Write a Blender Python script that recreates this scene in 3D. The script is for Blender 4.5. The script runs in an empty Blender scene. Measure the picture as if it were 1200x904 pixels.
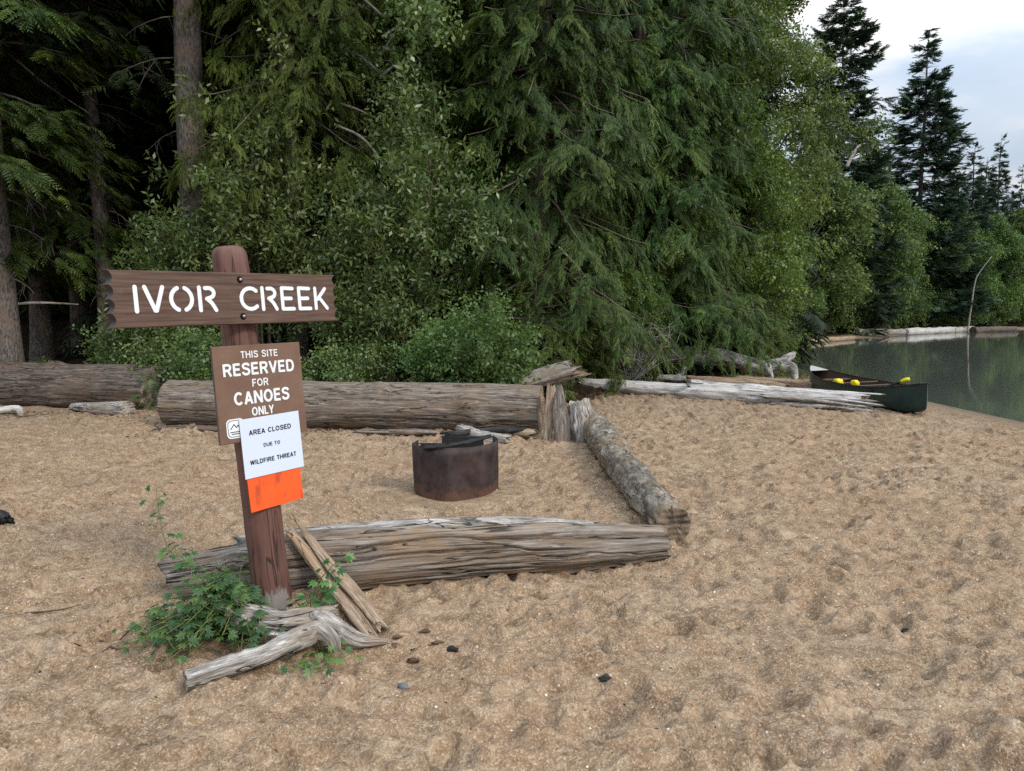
import bpy, math, random
import numpy as np
from mathutils import Vector, Matrix, Quaternion

random.seed(7)
RNG = np.random.default_rng(11)
SC = bpy.context.scene
COL = SC.collection
PI = math.pi

# ------------------------------------------------------------------ camera model (metres, camera above the origin)
CAM_H, FPX = 1.5, 867.0
PITCH = math.atan(87 / FPX)
FW = np.array([0, math.cos(PITCH), -math.sin(PITCH)])
UP = np.array([0, math.sin(PITCH), math.cos(PITCH)])
XR = np.array([1.0, 0, 0])
CC = np.array([0, 0, CAM_H])


def ray(u, v):
    return FW + XR * (u - 600) / FPX - UP * (v - 452) / FPX


def at(u, v, Y):
    d = ray(u, v)
    return CC + d * Y / d[1]


def atz(u, v, z):
    d = ray(u, v)
    return CC + d * (z - CAM_H) / d[2]


def xpos(u, Y):
    """x of an upright thing seen at column u, about eye level, at distance Y"""
    return at(u, 365, Y)[0]


# ------------------------------------------------------------------ numpy noise
_T2 = np.random.default_rng(1).random((256, 256))
_T3 = np.random.default_rng(2).random((64, 64, 64))


def vnoise2(x, y):
    xi, yi = np.floor(x).astype(int), np.floor(y).astype(int)
    fx, fy = x - xi, y - yi
    fx = fx * fx * fx * (fx * (fx * 6 - 15) + 10)
    fy = fy * fy * fy * (fy * (fy * 6 - 15) + 10)
    a, b, c, d = xi & 255, (xi + 1) & 255, yi & 255, (yi + 1) & 255
    return ((_T2[a, c] * (1 - fx) + _T2[b, c] * fx) * (1 - fy) + (_T2[a, d] * (1 - fx) + _T2[b, d] * fx) * fy) * 2 - 1


def fbm2(x, y, oct=4, gain=.5):
    s, a = 0, 1
    for k in range(oct):
        s = s + a * vnoise2(x + 17.3 * k, y - 9.1 * k)
        x, y = x * 2.03, y * 2.03
        a *= gain
    return s


def vnoise3(x, y, z):
    I = [np.floor(t).astype(int) for t in (x, y, z)]
    f = [t - i for t, i in zip((x, y, z), I)]
    f = [t * t * (3 - 2 * t) for t in f]
    lo = [i & 63 for i in I]
    hi = [(i + 1) & 63 for i in I]
    r = 0
    for i in (0, 1):
        for j in (0, 1):
            for k in (0, 1):
                w = (f[0] if i else 1 - f[0]) * (f[1] if j else 1 - f[1]) * (f[2] if k else 1 - f[2])
                r = r + w * _T3[(hi if i else lo)[0], (hi if j else lo)[1], (hi if k else lo)[2]]
    return r * 2 - 1


def fbm3(x, y, z, oct=3, gain=.5):
    s, a = 0, 1
    for k in range(oct):
        s = s + a * vnoise3(x + 5.2 * k, y + 1.7 * k, z - 3.1 * k)
        x, y, z = x * 2.1, y * 2.1, z * 2.1
        a *= gain
    return s


def nrm(v):
    return v / np.maximum(np.linalg.norm(v, axis=-1, keepdims=True), 1e-9)


# ------------------------------------------------------------------ node helpers
def new_mat(name):
    m = bpy.data.materials.new(name)
    m.use_nodes = True
    nt = m.node_tree
    nt.nodes.clear()
    return m, nt, nt.nodes, nt.links


class NB:
    """tiny node-graph builder"""

    def __init__(s, nt):
        s.nt, s.N, s.L = nt, nt.nodes, nt.links

    def n(s, t, **kw):
        nd = s.N.new(t)
        for k, v in kw.items():
            if k in ('ins',):
                continue
            setattr(nd, k, v)
        for k, v in kw.get('ins', {}).items():
            s.put(nd.inputs[k], v)
        return nd

    def put(s, inp, v):
        if isinstance(v, bpy.types.NodeSocket):
            s.L.new(v, inp)
        else:
            inp.default_value = v

    def attr(s, name):
        return s.n('ShaderNodeAttribute', attribute_name=name)

    def mapping(s, vec, scale, loc=(0, 0, 0)):
        m = s.n('ShaderNodeMapping', ins={'Vector': vec})
        m.inputs['Scale'].default_value = scale
        m.inputs['Location'].default_value = loc
        return m.outputs[0]

    def noise(s, vec, scale, detail=4, rough=.55, dist=0):
        n = s.n('ShaderNodeTexNoise', ins={'Vector': vec, 'Scale': scale, 'Detail': detail, 'Roughness': rough, 'Distortion': dist})
        return n.outputs['Fac']

    def voro(s, vec, scale, out='Distance', feature='F1'):
        n = s.n('ShaderNodeTexVoronoi', feature=feature, ins={'Vector': vec, 'Scale': scale})
        return n.outputs[out]

    def ramp(s, fac, stops, interp='LINEAR'):
        r = s.n('ShaderNodeValToRGB', ins={'Fac': fac})
        cr = r.color_ramp
        cr.interpolation = interp
        while len(cr.elements) < len(stops):
            cr.elements.new(.5)
        for e, (p, c) in zip(cr.elements, stops):
            e.position = p
            e.color = (*c, 1) if len(c) == 3 else c
        return r.outputs[0]

    def rampf(s, fac, a, b, lo=0.0, hi=1.0):
        r = s.n('ShaderNodeMapRange', ins={'Value': fac, 'From Min': a, 'From Max': b, 'To Min': lo, 'To Max': hi})
        return r.outputs[0]

    def mix(s, fac, a, b, mode='MIX'):
        m = s.n('ShaderNodeMix', data_type='RGBA', blend_type=mode)
        s.put(m.inputs[0], fac)
        for i, v in ((6, a), (7, b)):
            if isinstance(v, tuple) and len(v) == 3:
                v = (*v, 1)
            s.put(m.inputs[i], v)
        return m.outputs[2]

    def math(s, op, a, b=None):
        m = s.n('ShaderNodeMath', operation=op)
        s.put(m.inputs[0], a)
        if b is not None:
            s.put(m.inputs[1], b)
        return m.outputs[0]

    def bump(s, h, strength, dist, normal=None):
        b = s.n('ShaderNodeBump', ins={'Height': h, 'Strength': strength, 'Distance': dist})
        if normal is not None:
            s.L.new(normal, b.inputs['Normal'])
        return b.outputs[0]

    def out(s, shader, vol=None):
        o = s.n('ShaderNodeOutputMaterial')
        if shader is not None:
            s.L.new(shader, o.inputs[0])
        if vol is not None:
            s.L.new(vol, o.inputs['Volume'])

    def princ(s, col, rough=.8, spec=.3, metal=0.0, normal=None):
        p = s.n('ShaderNodeBsdfPrincipled')
        if isinstance(col, tuple):
            col = (*col, 1) if len(col) == 3 else col
        s.put(p.inputs['Base Color'], col)
        s.put(p.inputs['Roughness'], rough)
        s.put(p.inputs['Specular IOR Level'], spec)
        s.put(p.inputs['Metallic'], metal)
        if normal is not None:
            s.L.new(normal, p.inputs['Normal'])
        return p.outputs[0]


def foliage_mat(name, c0, c1, c2, trans=.3, rough=.5, spec=.35):
    m, nt, N, L = new_mat(name)
    b = NB(nt)
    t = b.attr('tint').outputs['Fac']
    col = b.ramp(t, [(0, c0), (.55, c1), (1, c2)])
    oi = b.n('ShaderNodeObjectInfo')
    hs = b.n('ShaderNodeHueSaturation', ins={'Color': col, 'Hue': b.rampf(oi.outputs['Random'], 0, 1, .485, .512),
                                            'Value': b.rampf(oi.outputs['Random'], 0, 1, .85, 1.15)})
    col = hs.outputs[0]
    p = b.princ(col, rough, spec)
    tr = b.n('ShaderNodeBsdfTranslucent', ins={'Color': b.mix(.5, col, (.12, .15, .02), 'ADD')})
    mx = b.n('ShaderNodeMixShader', ins={0: trans})
    L.new(p, mx.inputs[1])
    L.new(tr.outputs[0], mx.inputs[2])
    b.out(mx.outputs[0])
    return m


def wood_mat(name, dark, mid, light, warm=None, streak=(1.2, 26, 26), crack=.6, rough=.85, bump=.6, spots=0.0, spotcol=(.05, .05, .045)):
    """weathered wood; 'grain' is the unbent (length, across, across) position stored on the mesh in metres"""
    m, nt, N, L = new_mat(name)
    b = NB(nt)
    g = b.attr('grain').outputs['Vector']
    s1 = b.noise(b.mapping(g, streak), 1.0, 6, .62, .12)
    s2 = b.noise(b.mapping(g, (streak[0] * 2.5, streak[1] * 3, streak[2] * 3)), 1.0, 3, .6)
    bl = b.noise(b.mapping(g, (1.6, 3.5, 3.5)), 1.0, 5, .6, .6)
    f = b.math('ADD', b.math('MULTIPLY', s1, .6), b.math('MULTIPLY', s2, .4))
    col = b.ramp(f, [(.36, dark), (.50, mid), (.61, light)])
    pt = b.noise(b.mapping(g, (3.2, 9, 9), (6, 2, 5)), 1.0, 6, .68, .8)
    col = b.mix(b.rampf(pt, .47, .35, 0, .6), col, dark)
    if warm:
        col = b.mix(b.rampf(bl, .48, .68), col, b.mix(f, tuple(.6 * c for c in warm), warm))
    else:
        col = b.mix(b.rampf(bl, .42, .72), col, b.mix(.6, col, light))
    # drying cracks: thin dark lines along the grain
    cn = b.noise(b.mapping(g, (streak[0] * .5, min(streak[1] * .5, 14), min(streak[2] * .5, 14)), (3, 1, 7)), 1.0, 3, .5, .5)
    cl = b.math('ABSOLUTE', b.math('SUBTRACT', cn, .5))
    cr = b.rampf(cl, .0, .016, 1, 0)
    gate = b.rampf(b.noise(b.mapping(g, (1.5, 5, 5), (9, 4, 2)), 1.0, 2), .42, .52)
    cr = b.math('MULTIPLY', cr, gate)
    col = b.mix(b.math('MULTIPLY', cr, crack), col, tuple(.12 * c for c in dark))
    if spots:
        sp = b.rampf(b.noise(b.mapping(g, (5, 7, 7), (2, 8, 1)), 1.0, 5, .65), .52, .62)
        col = b.mix(b.math('MULTIPLY', sp, spots), col, spotcol)
    h = b.math('SUBTRACT', b.math('MULTIPLY', f, .6), b.math('MULTIPLY', cr, .9))
    h = b.math('ADD', h, b.math('MULTIPLY', pt, .5))
    nm = b.bump(h, bump, .022)
    b.out(b.princ(col, rough, .2, normal=nm))
    return m


def endgrain_mat(name, dark, light, ring=75):
    m, nt, N, L = new_mat(name)
    b = NB(nt)
    g = b.attr('grain').outputs['Vector']
    v = b.mapping(g, (0, 1, 1))
    ln = b.n('ShaderNodeVectorMath', operation='LENGTH')
    L.new(v, ln.inputs[0])
    wob = b.noise(v, 9, 3)
    rr = b.math('SINE', b.math('MULTIPLY', b.math('ADD', ln.outputs['Value'], b.math('MULTIPLY', wob, .03)), ring * 2.2))
    blot = b.noise(v, 6, 5, .65)
    f = b.math('ADD', b.math('MULTIPLY', rr, .06), blot)
    col = b.ramp(f, [(.32, dark), (.62, light)])
    rad = b.voro(v, 11, 'Distance', 'DISTANCE_TO_EDGE')
    col = b.mix(b.rampf(rad, 0, .012, .6, 0), col, tuple(.15 * c for c in dark))
    b.out(b.princ(col, .9, .15, normal=b.bump(f, .6, .01)))
    return m


def bark_mat(name, dark, light, sc=(5, 26, 26), patch=None, bump=.9):
    m, nt, N, L = new_mat(name)
    b = NB(nt)
    g = b.attr('grain').outputs['Vector']
    v = b.mapping(g, sc)
    n1 = b.noise(v, 1, 6, .62, .5)
    vv = b.voro(b.mapping(g, (sc[0] * 1.5, sc[1] * 1.1, sc[2] * 1.1)), 1.0, 'Distance', 'F1')
    f = b.math('ADD', b.math('MULTIPLY', n1, .7), b.math('MULTIPLY', vv, .35))
    col = b.ramp(f, [(.3, dark), (.66, light)])
    if patch:
        pn = b.rampf(b.noise(b.mapping(g, (2, 5, 5), (4, 4, 4)), 1, 4, .6), .52, .66)
        col = b.mix(pn, col, b.mix(f, tuple(.55 * c for c in patch), patch))
    b.out(b.princ(col, .92, .15, normal=b.bump(f, bump, .02)))
    return m


def plain_mat(name, col, rough=.6, spec=.3, var=.25, scale=8, metal=0.0, bump=0.0):
    m, nt, N, L = new_mat(name)
    b = NB(nt)
    tc = b.n('ShaderNodeTexCoord').outputs['Object']
    n1 = b.noise(tc, scale, 5, .6)
    c = b.mix(n1, tuple(x * (1 - var) for x in col), tuple(min(1, x * (1 + var)) for x in col))
    nm = b.bump(n1, bump, .01) if bump else None
    b.out(b.princ(c, rough, spec, metal, nm))
    return m


# ------------------------------------------------------------------ mesh helpers
def mesh_from(name, V, Q, T=None, attrs=None, mats=(), midx=None, smooth=False):
    """V (n,3); Q (m,4) quads; T (k,3) tris; attrs {name: array (n,) or (n,3)}"""
    me = bpy.data.meshes.new(name)
    V = np.asarray(V, np.float32)
    Q = np.zeros((0, 4), np.int32) if Q is None else np.asarray(Q, np.int32)
    T = np.zeros((0, 3), np.int32) if T is None else np.asarray(T, np.int32)
    me.vertices.add(len(V))
    me.vertices.foreach_set('co', V.ravel())
    me.loops.add(Q.size + T.size)
    me.loops.foreach_set('vertex_index', np.concatenate([Q.ravel(), T.ravel()]).astype(np.int32))
    me.polygons.add(len(Q) + len(T))
    st = np.concatenate([np.arange(len(Q)) * 4, len(Q) * 4 + np.arange(len(T)) * 3]).astype(np.int32)
    me.polygons.foreach_set('loop_start', st)
    if smooth:
        me.polygons.foreach_set('use_smooth', np.ones(len(Q) + len(T), bool))
    for m in mats:
        me.materials.append(m)
    if midx is not None:
        me.polygons.foreach_set('material_index', np.asarray(midx, np.int32))
    me.update(calc_edges=True)
    for k, a in (attrs or {}).items():
        a = np.asarray(a, np.float32)
        if a.ndim == 1:
            me.attributes.new(k, 'FLOAT', 'POINT').data.foreach_set('value', a)
        else:
            me.attributes.new(k, 'FLOAT_VECTOR', 'POINT').data.foreach_set('vector', a.ravel())
    return me


def link(name, data, parent=None, loc=None):
    o = bpy.data.objects.new(name, data)
    COL.objects.link(o)
    if parent is not None:
        o.parent = parent
    if loc is not None:
        o.location = loc
    return o


def tag(o, label=None, cat=None, group=None, kind=None):
    if label: o['label'] = label
    if cat: o['category'] = cat
    if group: o['group'] = group
    if kind: o['kind'] = kind
    return o


def empty(name, loc=(0, 0, 0), rz=0.0):
    o = bpy.data.objects.new(name, None)
    COL.objects.link(o)
    o.location = loc
    o.rotation_euler = (0, 0, rz)
    o.empty_display_size = .2
    return o


class PM:
    """polygon collector for hard-surface parts"""

    def __init__(s):
        s.v, s.f, s.m = [], [], []

    def add(s, V, F, mi=0):
        k = len(s.v)
        s.v += [tuple(map(float, p)) for p in V]
        s.f += [tuple(i + k for i in f) for f in F]
        s.m += [mi] * len(F)

    def box(s, c, size, M=None, mi=0, jit=0.0):
        a = np.array([[x, y, z] for x in (-.5, .5) for y in (-.5, .5) for z in (-.5, .5)]) * np.array(size)
        if jit: a = a + RNG.normal(0, jit, a.shape)
        if M is not None: a = a @ np.array(M).T
        s.add(a + np.array(c), [(0, 1, 3, 2), (4, 6, 7, 5), (0, 4, 5, 1), (2, 3, 7, 6), (0, 2, 6, 4), (1, 5, 7, 3)], mi)

    def prism(s, poly, O, A, B, Nn, t0, t1, mi=0):
        """outline poly (s,t) in the plane O + s A + t B, thick from t0 to t1 along Nn"""
        O, A, B, Nn = map(np.array, (O, A, B, Nn))
        n = len(poly)
        P0 = [O + A * a + B * c + Nn * t0 for a, c in poly]
        P1 = [O + A * a + B * c + Nn * t1 for a, c in poly]
        s.add(P0 + P1, [tuple(range(n))[::-1], tuple(range(n, 2 * n))] + [(i, (i + 1) % n, n + (i + 1) % n, n + i) for i in range(n)], mi)

    def obj(s, name, mats, parent=None, smooth=False, bevel=0.0, seg=2):
        me = bpy.data.meshes.new(name)
        me.from_pydata(s.v, [], s.f)
        for m in (mats if isinstance(mats, (list, tuple)) else [mats]):
            me.materials.append(m)
        me.polygons.foreach_set('material_index', s.m)
        if smooth:
            me.polygons.foreach_set('use_smooth', [True] * len(s.f))
        me.update()
        o = link(name, me, parent)
        if bevel:
            bv = o.modifiers.new('bevel', 'BEVEL')
            bv.width, bv.segments, bv.limit_method = bevel, seg, 'ANGLE'
        return o


def catmull(P, n):
    P = np.asarray(P, float)
    if len(P) == 2:
        t = np.linspace(0, 1, n)[:, None]
        return P[0] * (1 - t) + P[1] * t
    Q = np.vstack([2 * P[0] - P[1], P, 2 * P[-1] - P[-2]])
    m = len(P) - 1
    u = np.linspace(0, m, n)
    i = np.minimum(u.astype(int), m - 1)
    t = (u - i)[:, None]
    a, b, c, d = Q[i], Q[i + 1], Q[i + 2], Q[i + 3]
    return .5 * (2 * b + (c - a) * t + (2 * a - 5 * b + 4 * c - d) * t ** 2 + (3 * b - a - 3 * c + d) * t ** 3)


def frames(P, up=(0, 0, 1)):
    T = nrm(np.gradient(P, axis=0))
    N = np.zeros_like(P)
    u = np.array(up, float)
    if abs(T[0] @ u) > .95: u = np.array([1.0, 0, 0])
    n = u - T[0] * (u @ T[0])
    for i in range(len(P)):
        n = n - T[i] * (n @ T[i])
        n = n / np.linalg.norm(n)
        N[i] = n
    return T, N, np.cross(T, N)


def tube(P, R, sides=8, cap=False):
    """returns verts, quads, tris, grain"""
    P = np.asarray(P, float)
    R = np.broadcast_to(np.asarray(R, float), (len(P),))
    T, N, B = frames(P)
    th = np.arange(sides) * 2 * PI / sides
    V = P[:, None] + (N[:, None] * np.cos(th)[None, :, None] + B[:, None] * np.sin(th)[None, :, None]) * R[:, None, None]
    n = len(P)
    i, j = np.meshgrid(np.arange(n - 1), np.arange(sides), indexing='ij')
    j2 = (j + 1) % sides
    Q = np.stack([i * sides + j, i * sides + j2, (i + 1) * sides + j2, (i + 1) * sides + j], -1).reshape(-1, 4)
    ln = np.concatenate([[0], np.cumsum(np.linalg.norm(np.diff(P, axis=0), axis=1))])
    G = np.stack([np.repeat(ln, sides), (R[:, None] * np.cos(th)).ravel(), (R[:, None] * np.sin(th)).ravel()], 1)
    V = V.reshape(-1, 3)
    T3 = np.zeros((0, 3), int)
    if cap:
        k = len(V)
        V = np.vstack([V, P[0], P[-1]])
        G = np.vstack([G, [0, 0, 0], [ln[-1], 0, 0]])
        jj = np.arange(sides)
        e = (n - 1) * sides
        T3 = np.vstack([np.stack([(jj + 1) % sides, jj, np.full(sides, k)], 1), np.stack([e + jj, e + (jj + 1) % sides, np.full(sides, k + 1)], 1)])
    return V, Q, T3, G


class Acc:
    def __init__(s):
        s.V, s.Q, s.T, s.G, s.n = [], [], [], [], 0

    def add(s, V, Q, T=None, G=None):
        s.V.append(V); s.Q.append(np.asarray(Q) + s.n)
        if T is not None and len(T): s.T.append(np.asarray(T) + s.n)
        s.G.append(G if G is not None else V)
        s.n += len(V)

    def mesh(s, name, mats, smooth=True):
        return mesh_from(name, np.vstack(s.V), np.vstack(s.Q), np.vstack(s.T) if s.T else None, {'grain': np.vstack(s.G)}, mats, None, smooth)


def wood_geo(path, rad, sides=28, seg=60, rough=.05, groove=.06, aspect=(1, 1), twist=0, jag=0.0, seed=0, knots=0, hollow=.0, step=0.0, splits=()):
    """a weathered log or stick: rough grooved skin and closed, slightly broken ends -> V,Q,T,grain,(cap polygon flags)"""
    rng = np.random.default_rng(seed)
    pts = catmull(path, seg)
    rad = np.asarray(rad, float)
    R = np.interp(np.linspace(0, 1, seg), np.linspace(0, 1, len(rad)), rad)
    T, N, B = frames(pts)
    L = np.concatenate([[0], np.cumsum(np.linalg.norm(np.diff(pts, axis=0), axis=1))])
    th = np.arange(sides) * 2 * PI / sides
    TH, LL = np.meshgrid(th, L)
    off = seed * 3.7
    rm = float(R.mean())
    cx, cy = np.cos(TH), np.sin(TH)
    d = rough * fbm3(LL / rm * .35 + off, cx * 1.3, cy * 1.3, 3)
    g = fbm3(LL / rm * .12 + off, cx * 4.2 + 9, cy * 4.2, 3, .6)
    d = d + groove * g - groove * .9 * np.exp(-(g / .12) ** 2)
    if step:                                    # shells of wood torn away along the grain
        q = vnoise3(LL / rm * .18 + off, cx * 1.6 + 4, cy * 1.6)
        d = d - step * (1 / (1 + np.exp(-(q - .12) * 30)))
    for k in range(knots):
        a, l = rng.uniform(0, 2 * PI), rng.uniform(.08, .92) * L[-1]
        dd = ((LL - l) / (rm * .5)) ** 2 + (((TH - a + PI) % (2 * PI) - PI) / .45) ** 2
        d = d + rng.uniform(.10, .22) * np.exp(-dd * 1.6)
    for a0_, w_, dp, l0, l1 in splits:              # long drying splits that wander a little along the trunk
        u_ = LL / L[-1]
        aa = a0_ + .16 * vnoise2(LL / rm * .35 + a0_ * 9, 0 * LL) + .05 * vnoise2(LL / rm * 1.6 + a0_ * 5, 0 * LL)
        en = np.clip((u_ - l0) / .05, 0, 1) * np.clip((l1 - u_) / .05, 0, 1)
        dd = ((TH - aa + PI) % (2 * PI) - PI) / w_
        d = d - dp * en * np.exp(-dd ** 2) + .25 * dp * en * np.exp(-((dd - 2.2) / 1.2) ** 2)
    RR = R[:, None] * (1 + d)
    tw = twist * np.linspace(0, 1, seg)[:, None]
    ca, sa = np.cos(TH + tw), np.sin(TH + tw)
    V = pts[:, None] + N[:, None] * (RR * cx * aspect[0])[..., None] + B[:, None] * (RR * cy * aspect[1])[..., None]
    if jag:
        for e, sg in ((0, -1), (seg - 1, 1)):
            j = fbm3(np.full(sides, e * .37 + off), np.cos(th) * 2.2, np.sin(th) * 2.2, 3)
            V[e] += T[e] * (sg * jag * j)[:, None]
    G = np.stack([LL + seed * 1.3, RR * cx + (off % 3), RR * cy], -1).reshape(-1, 3)
    V = V.reshape(-1, 3)
    n = seg
    i, j = np.meshgrid(np.arange(n - 1), np.arange(sides), indexing='ij')
    j2 = (j + 1) % sides
    Q = np.stack([i * sides + j, (i + 1) * sides + j, (i + 1) * sides + j2, i * sides + j2], -1).reshape(-1, 4)
    Qc, Tc = [], []
    for e, flip, sg in ((0, False, 1), (n - 1, True, -1)):
        ring = np.arange(sides) + e * sides
        prev = ring
        ctr = V[ring].mean(0)
        for fr in (.86, .55):
            vv = V[ring] - ctr
            rl_ = np.linalg.norm(vv, axis=1, keepdims=True)
            nv = ctr + vv * fr * (fr + (1 - fr) * rl_.mean() / np.maximum(rl_, 1e-6)) + T[e] * sg * (hollow * (1 - fr) + rng.normal(0, .0006 + jag * .03, sides)[:, None])
            k = len(V)
            V = np.vstack([V, nv])
            gg = G[ring].copy(); gm = gg.mean(0); G = np.vstack([G, gm + (gg - gm) * fr])
            cur = np.arange(sides) + k
            nx = np.roll(np.arange(sides), -1)
            q = np.stack([prev, prev[nx], cur[nx], cur], 1)
            Qc.append(q if not flip else q[:, ::-1])
            prev = cur
        k = len(V)
        V = np.vstack([V, ctr + T[e] * sg * hollow]); G = np.vstack([G, G[ring].mean(0)])
        nx = np.roll(np.arange(sides), -1)
        t = np.stack([prev, prev[nx], np.full(sides, k)], 1)
        Tc.append(t if not flip else t[:, ::-1])
    Qc, Tc = np.vstack(Qc), np.vstack(Tc)
    return V, Q, Qc, Tc, G


def wood(name, path, rad, mats, parent=None, **kw):
    """one log as one mesh object; its origin is the middle of its path, its cap faces use the second material"""
    path = np.asarray(path, float)
    org = path.mean(0)
    V, Q, Qc, Tc, G = wood_geo(path - org, rad, **kw)
    QQ = np.vstack([Q, Qc])
    mi = np.concatenate([np.zeros(len(Q)), np.ones(len(Qc) + len(Tc))])
    me = mesh_from(name, V, QQ, Tc, {'grain': G}, mats if len(mats) > 1 else (mats[0], mats[0]), mi, True)
    me.polygons.foreach_set('use_smooth', mi < .5)
    return link(name, me, parent, org)


# ------------------------------------------------------------------ terrain
SHORE = np.array([(8.1, -80), (8.1, 19), (8.8, 25), (11, 30), (14, 38), (17, 42.5), (22, 47), (35, 60.7), (50, 72), (100, 105), (260, 190)], float)
EDGE = np.array([(-120, 14), (-16, 12.6), (-6, 12.4), (0, 11.8), (3, 14.2), (5.5, 18), (6.9, 21.5), (7.6, 25), (9.6, 30), (12.6, 38.6), (15.6, 43.5), (21, 48.6), (34, 62.5), (49, 74), (99, 107), (259, 192)], float)


def sdist(x, y, P):
    """signed distance to a polyline, positive on its left-hand side"""
    best = np.full(x.shape, 1e9)
    sg = np.zeros(x.shape)
    for (ax, ay), (bx, by) in zip(P[:-1], P[1:]):
        dx, dy = bx - ax, by - ay
        l2 = dx * dx + dy * dy
        t = np.clip(((x - ax) * dx + (y - ay) * dy) / l2, 0, 1)
        d = np.hypot(x - ax - t * dx, y - ay - t * dy)
        s = np.sign(dx * (y - ay) - dy * (x - ax))
        m = d < best - 1e-6
        best = np.where(m, d, best)
        sg = np.where(m, s, sg)
    return best * sg


WATER_Z = -.25


def base_h(x, y):
    x, y = np.asarray(x, float), np.asarray(y, float)
    ds = sdist(x, y, SHORE)
    land = np.maximum(ds, 0)
    z = WATER_Z + .25 * (1 - np.exp(-land / 2.2)) + np.minimum(ds, 0) * .12
    z = np.maximum(z, -3)
    de = np.maximum(sdist(x, y, EDGE), 0)
    rise = .05 * de + .16 * np.maximum(de - 3, 0)
    rise = np.where(x < -4, rise + .10 * np.maximum(de - 2, 0) * np.clip((-4 - x) / 4, 0, 1), rise)
    return z + np.minimum(rise, 9)


def H(x, y):
    return float(base_h(np.array([x]), np.array([y]))[0])


def axis(a, b, step, lo, hi, grow):
    c = list(np.arange(a, b, step))
    s, p, L = step, c[0], []
    while p > lo:
        s *= grow; p -= s; L.append(p)
    s, p, R = step, c[-1], []
    while p < hi:
        s = min(s * grow, 12); p += s; R.append(p)
    return np.array(L[::-1] + c + R)


def build_ground():
    X = axis(-5.2, 7.2, .022, -160, 260, 1.11)
    Y = axis(1.7, 9.5, .018, -60, 230, 1.045)
    gx, gy = np.meshgrid(X, Y)
    z = base_h(gx, gy)
    # trampled sand: rolling humps, scuffs and footprints, fading out where the forest floor and the lake bed start
    near = np.clip(1 - (np.maximum(np.abs(gx) - 9, 0) + np.maximum(gy - 17, 0) + np.maximum(-gy, 0)) / 4, 0, 1)
    wx = gx + .25 * fbm2(gx * 1.3, gy * 1.3, 2)
    wy = gy + .25 * fbm2(gx * 1.3 + 40, gy * 1.3, 2)
    hum = .020 * fbm2(wx * 1.5, wy * 1.5, 3) + .015 * fbm2(wx * 5.5 + 9, wy * 6.5, 3, .6) + .017 * fbm2(wx * 10 + 33, wy * 13, 3, .65)
    ridge = 1 - np.abs(fbm2(wx * 3.1 + 70, wy * 4.6, 3))
    hum += .016 * ridge ** 2 + .004 * fbm2(wx * 28, wy * 28, 2, .65)
    dz = np.zeros_like(z)
    rng = np.random.default_rng(5)
    for k in range(3400):
        cx, cy = rng.uniform(-6.5, 8), 1.4 + 13 * rng.random() ** 1.25
        a = rng.uniform(-PI, PI)
        l, w = rng.uniform(.05, .14), rng.uniform(.03, .065)
        dep = rng.uniform(.014, .036)
        i0, i1 = np.searchsorted(X, [cx - .5, cx + .5]); j0, j1 = np.searchsorted(Y, [cy - .5, cy + .5])
        if i1 - i0 < 3 or j1 - j0 < 3: continue
        sx, sy = gx[j0:j1, i0:i1] - cx, gy[j0:j1, i0:i1] - cy
        u, v = sx * math.cos(a) + sy * math.sin(a), -sx * math.sin(a) + sy * math.cos(a)
        q = np.sqrt((u / l) ** 2 + (v / w) ** 2) + .25 * vnoise2(sx * 14 + k, sy * 14)
        dz[j0:j1, i0:i1] += -dep * np.exp(-(q / .95) ** 7) + dep * .6 * np.exp(-((q - 1.35) / .32) ** 2)
    # sand banked against the logs
    ds = sdist(gx, gy, SHORE)
    calm = np.clip(ds / 1.6, 0.03, 1)
    z = z + (hum + dz) * near * calm
    forest = np.clip(sdist(gx, gy, EDGE) / 1.2 + .5, 0, 1)
    z = z + forest * .12 * fbm2(gx * .8, gy * .8, 4)
    q = np.clip(1 - (np.hypot(gx + .49, gy - 6.2) - .45) / .35, 0, 1)
    z = z * (1 - q) + base_h(gx, gy) * q
    # a scour in front of the fire ring and banked sand along the front log
    z += -.03 * np.exp(-(((gx + .5) / .45) ** 2 + ((gy - 5.72) / .3) ** 2))
    n, m = len(X), len(Y)
    i, j = np.meshgrid(np.arange(m - 1), np.arange(n - 1), indexing='ij')
    Q = np.stack([i * n + j, i * n + j + 1, (i + 1) * n + j + 1, (i + 1) * n + j], -1).reshape(-1, 4)
    V = np.stack([gx.ravel(), gy.ravel(), z.ravel()], 1)
    me = mesh_from('ground', V, Q, None, {'forest': forest.ravel(), 'wet': np.clip(1 - (ds.ravel() - .1) / 1.3, 0, 1)}, [M_GROUND], None, True)
    o = link('ground', me)
    tag(o, kind='structure')
    return o


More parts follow.
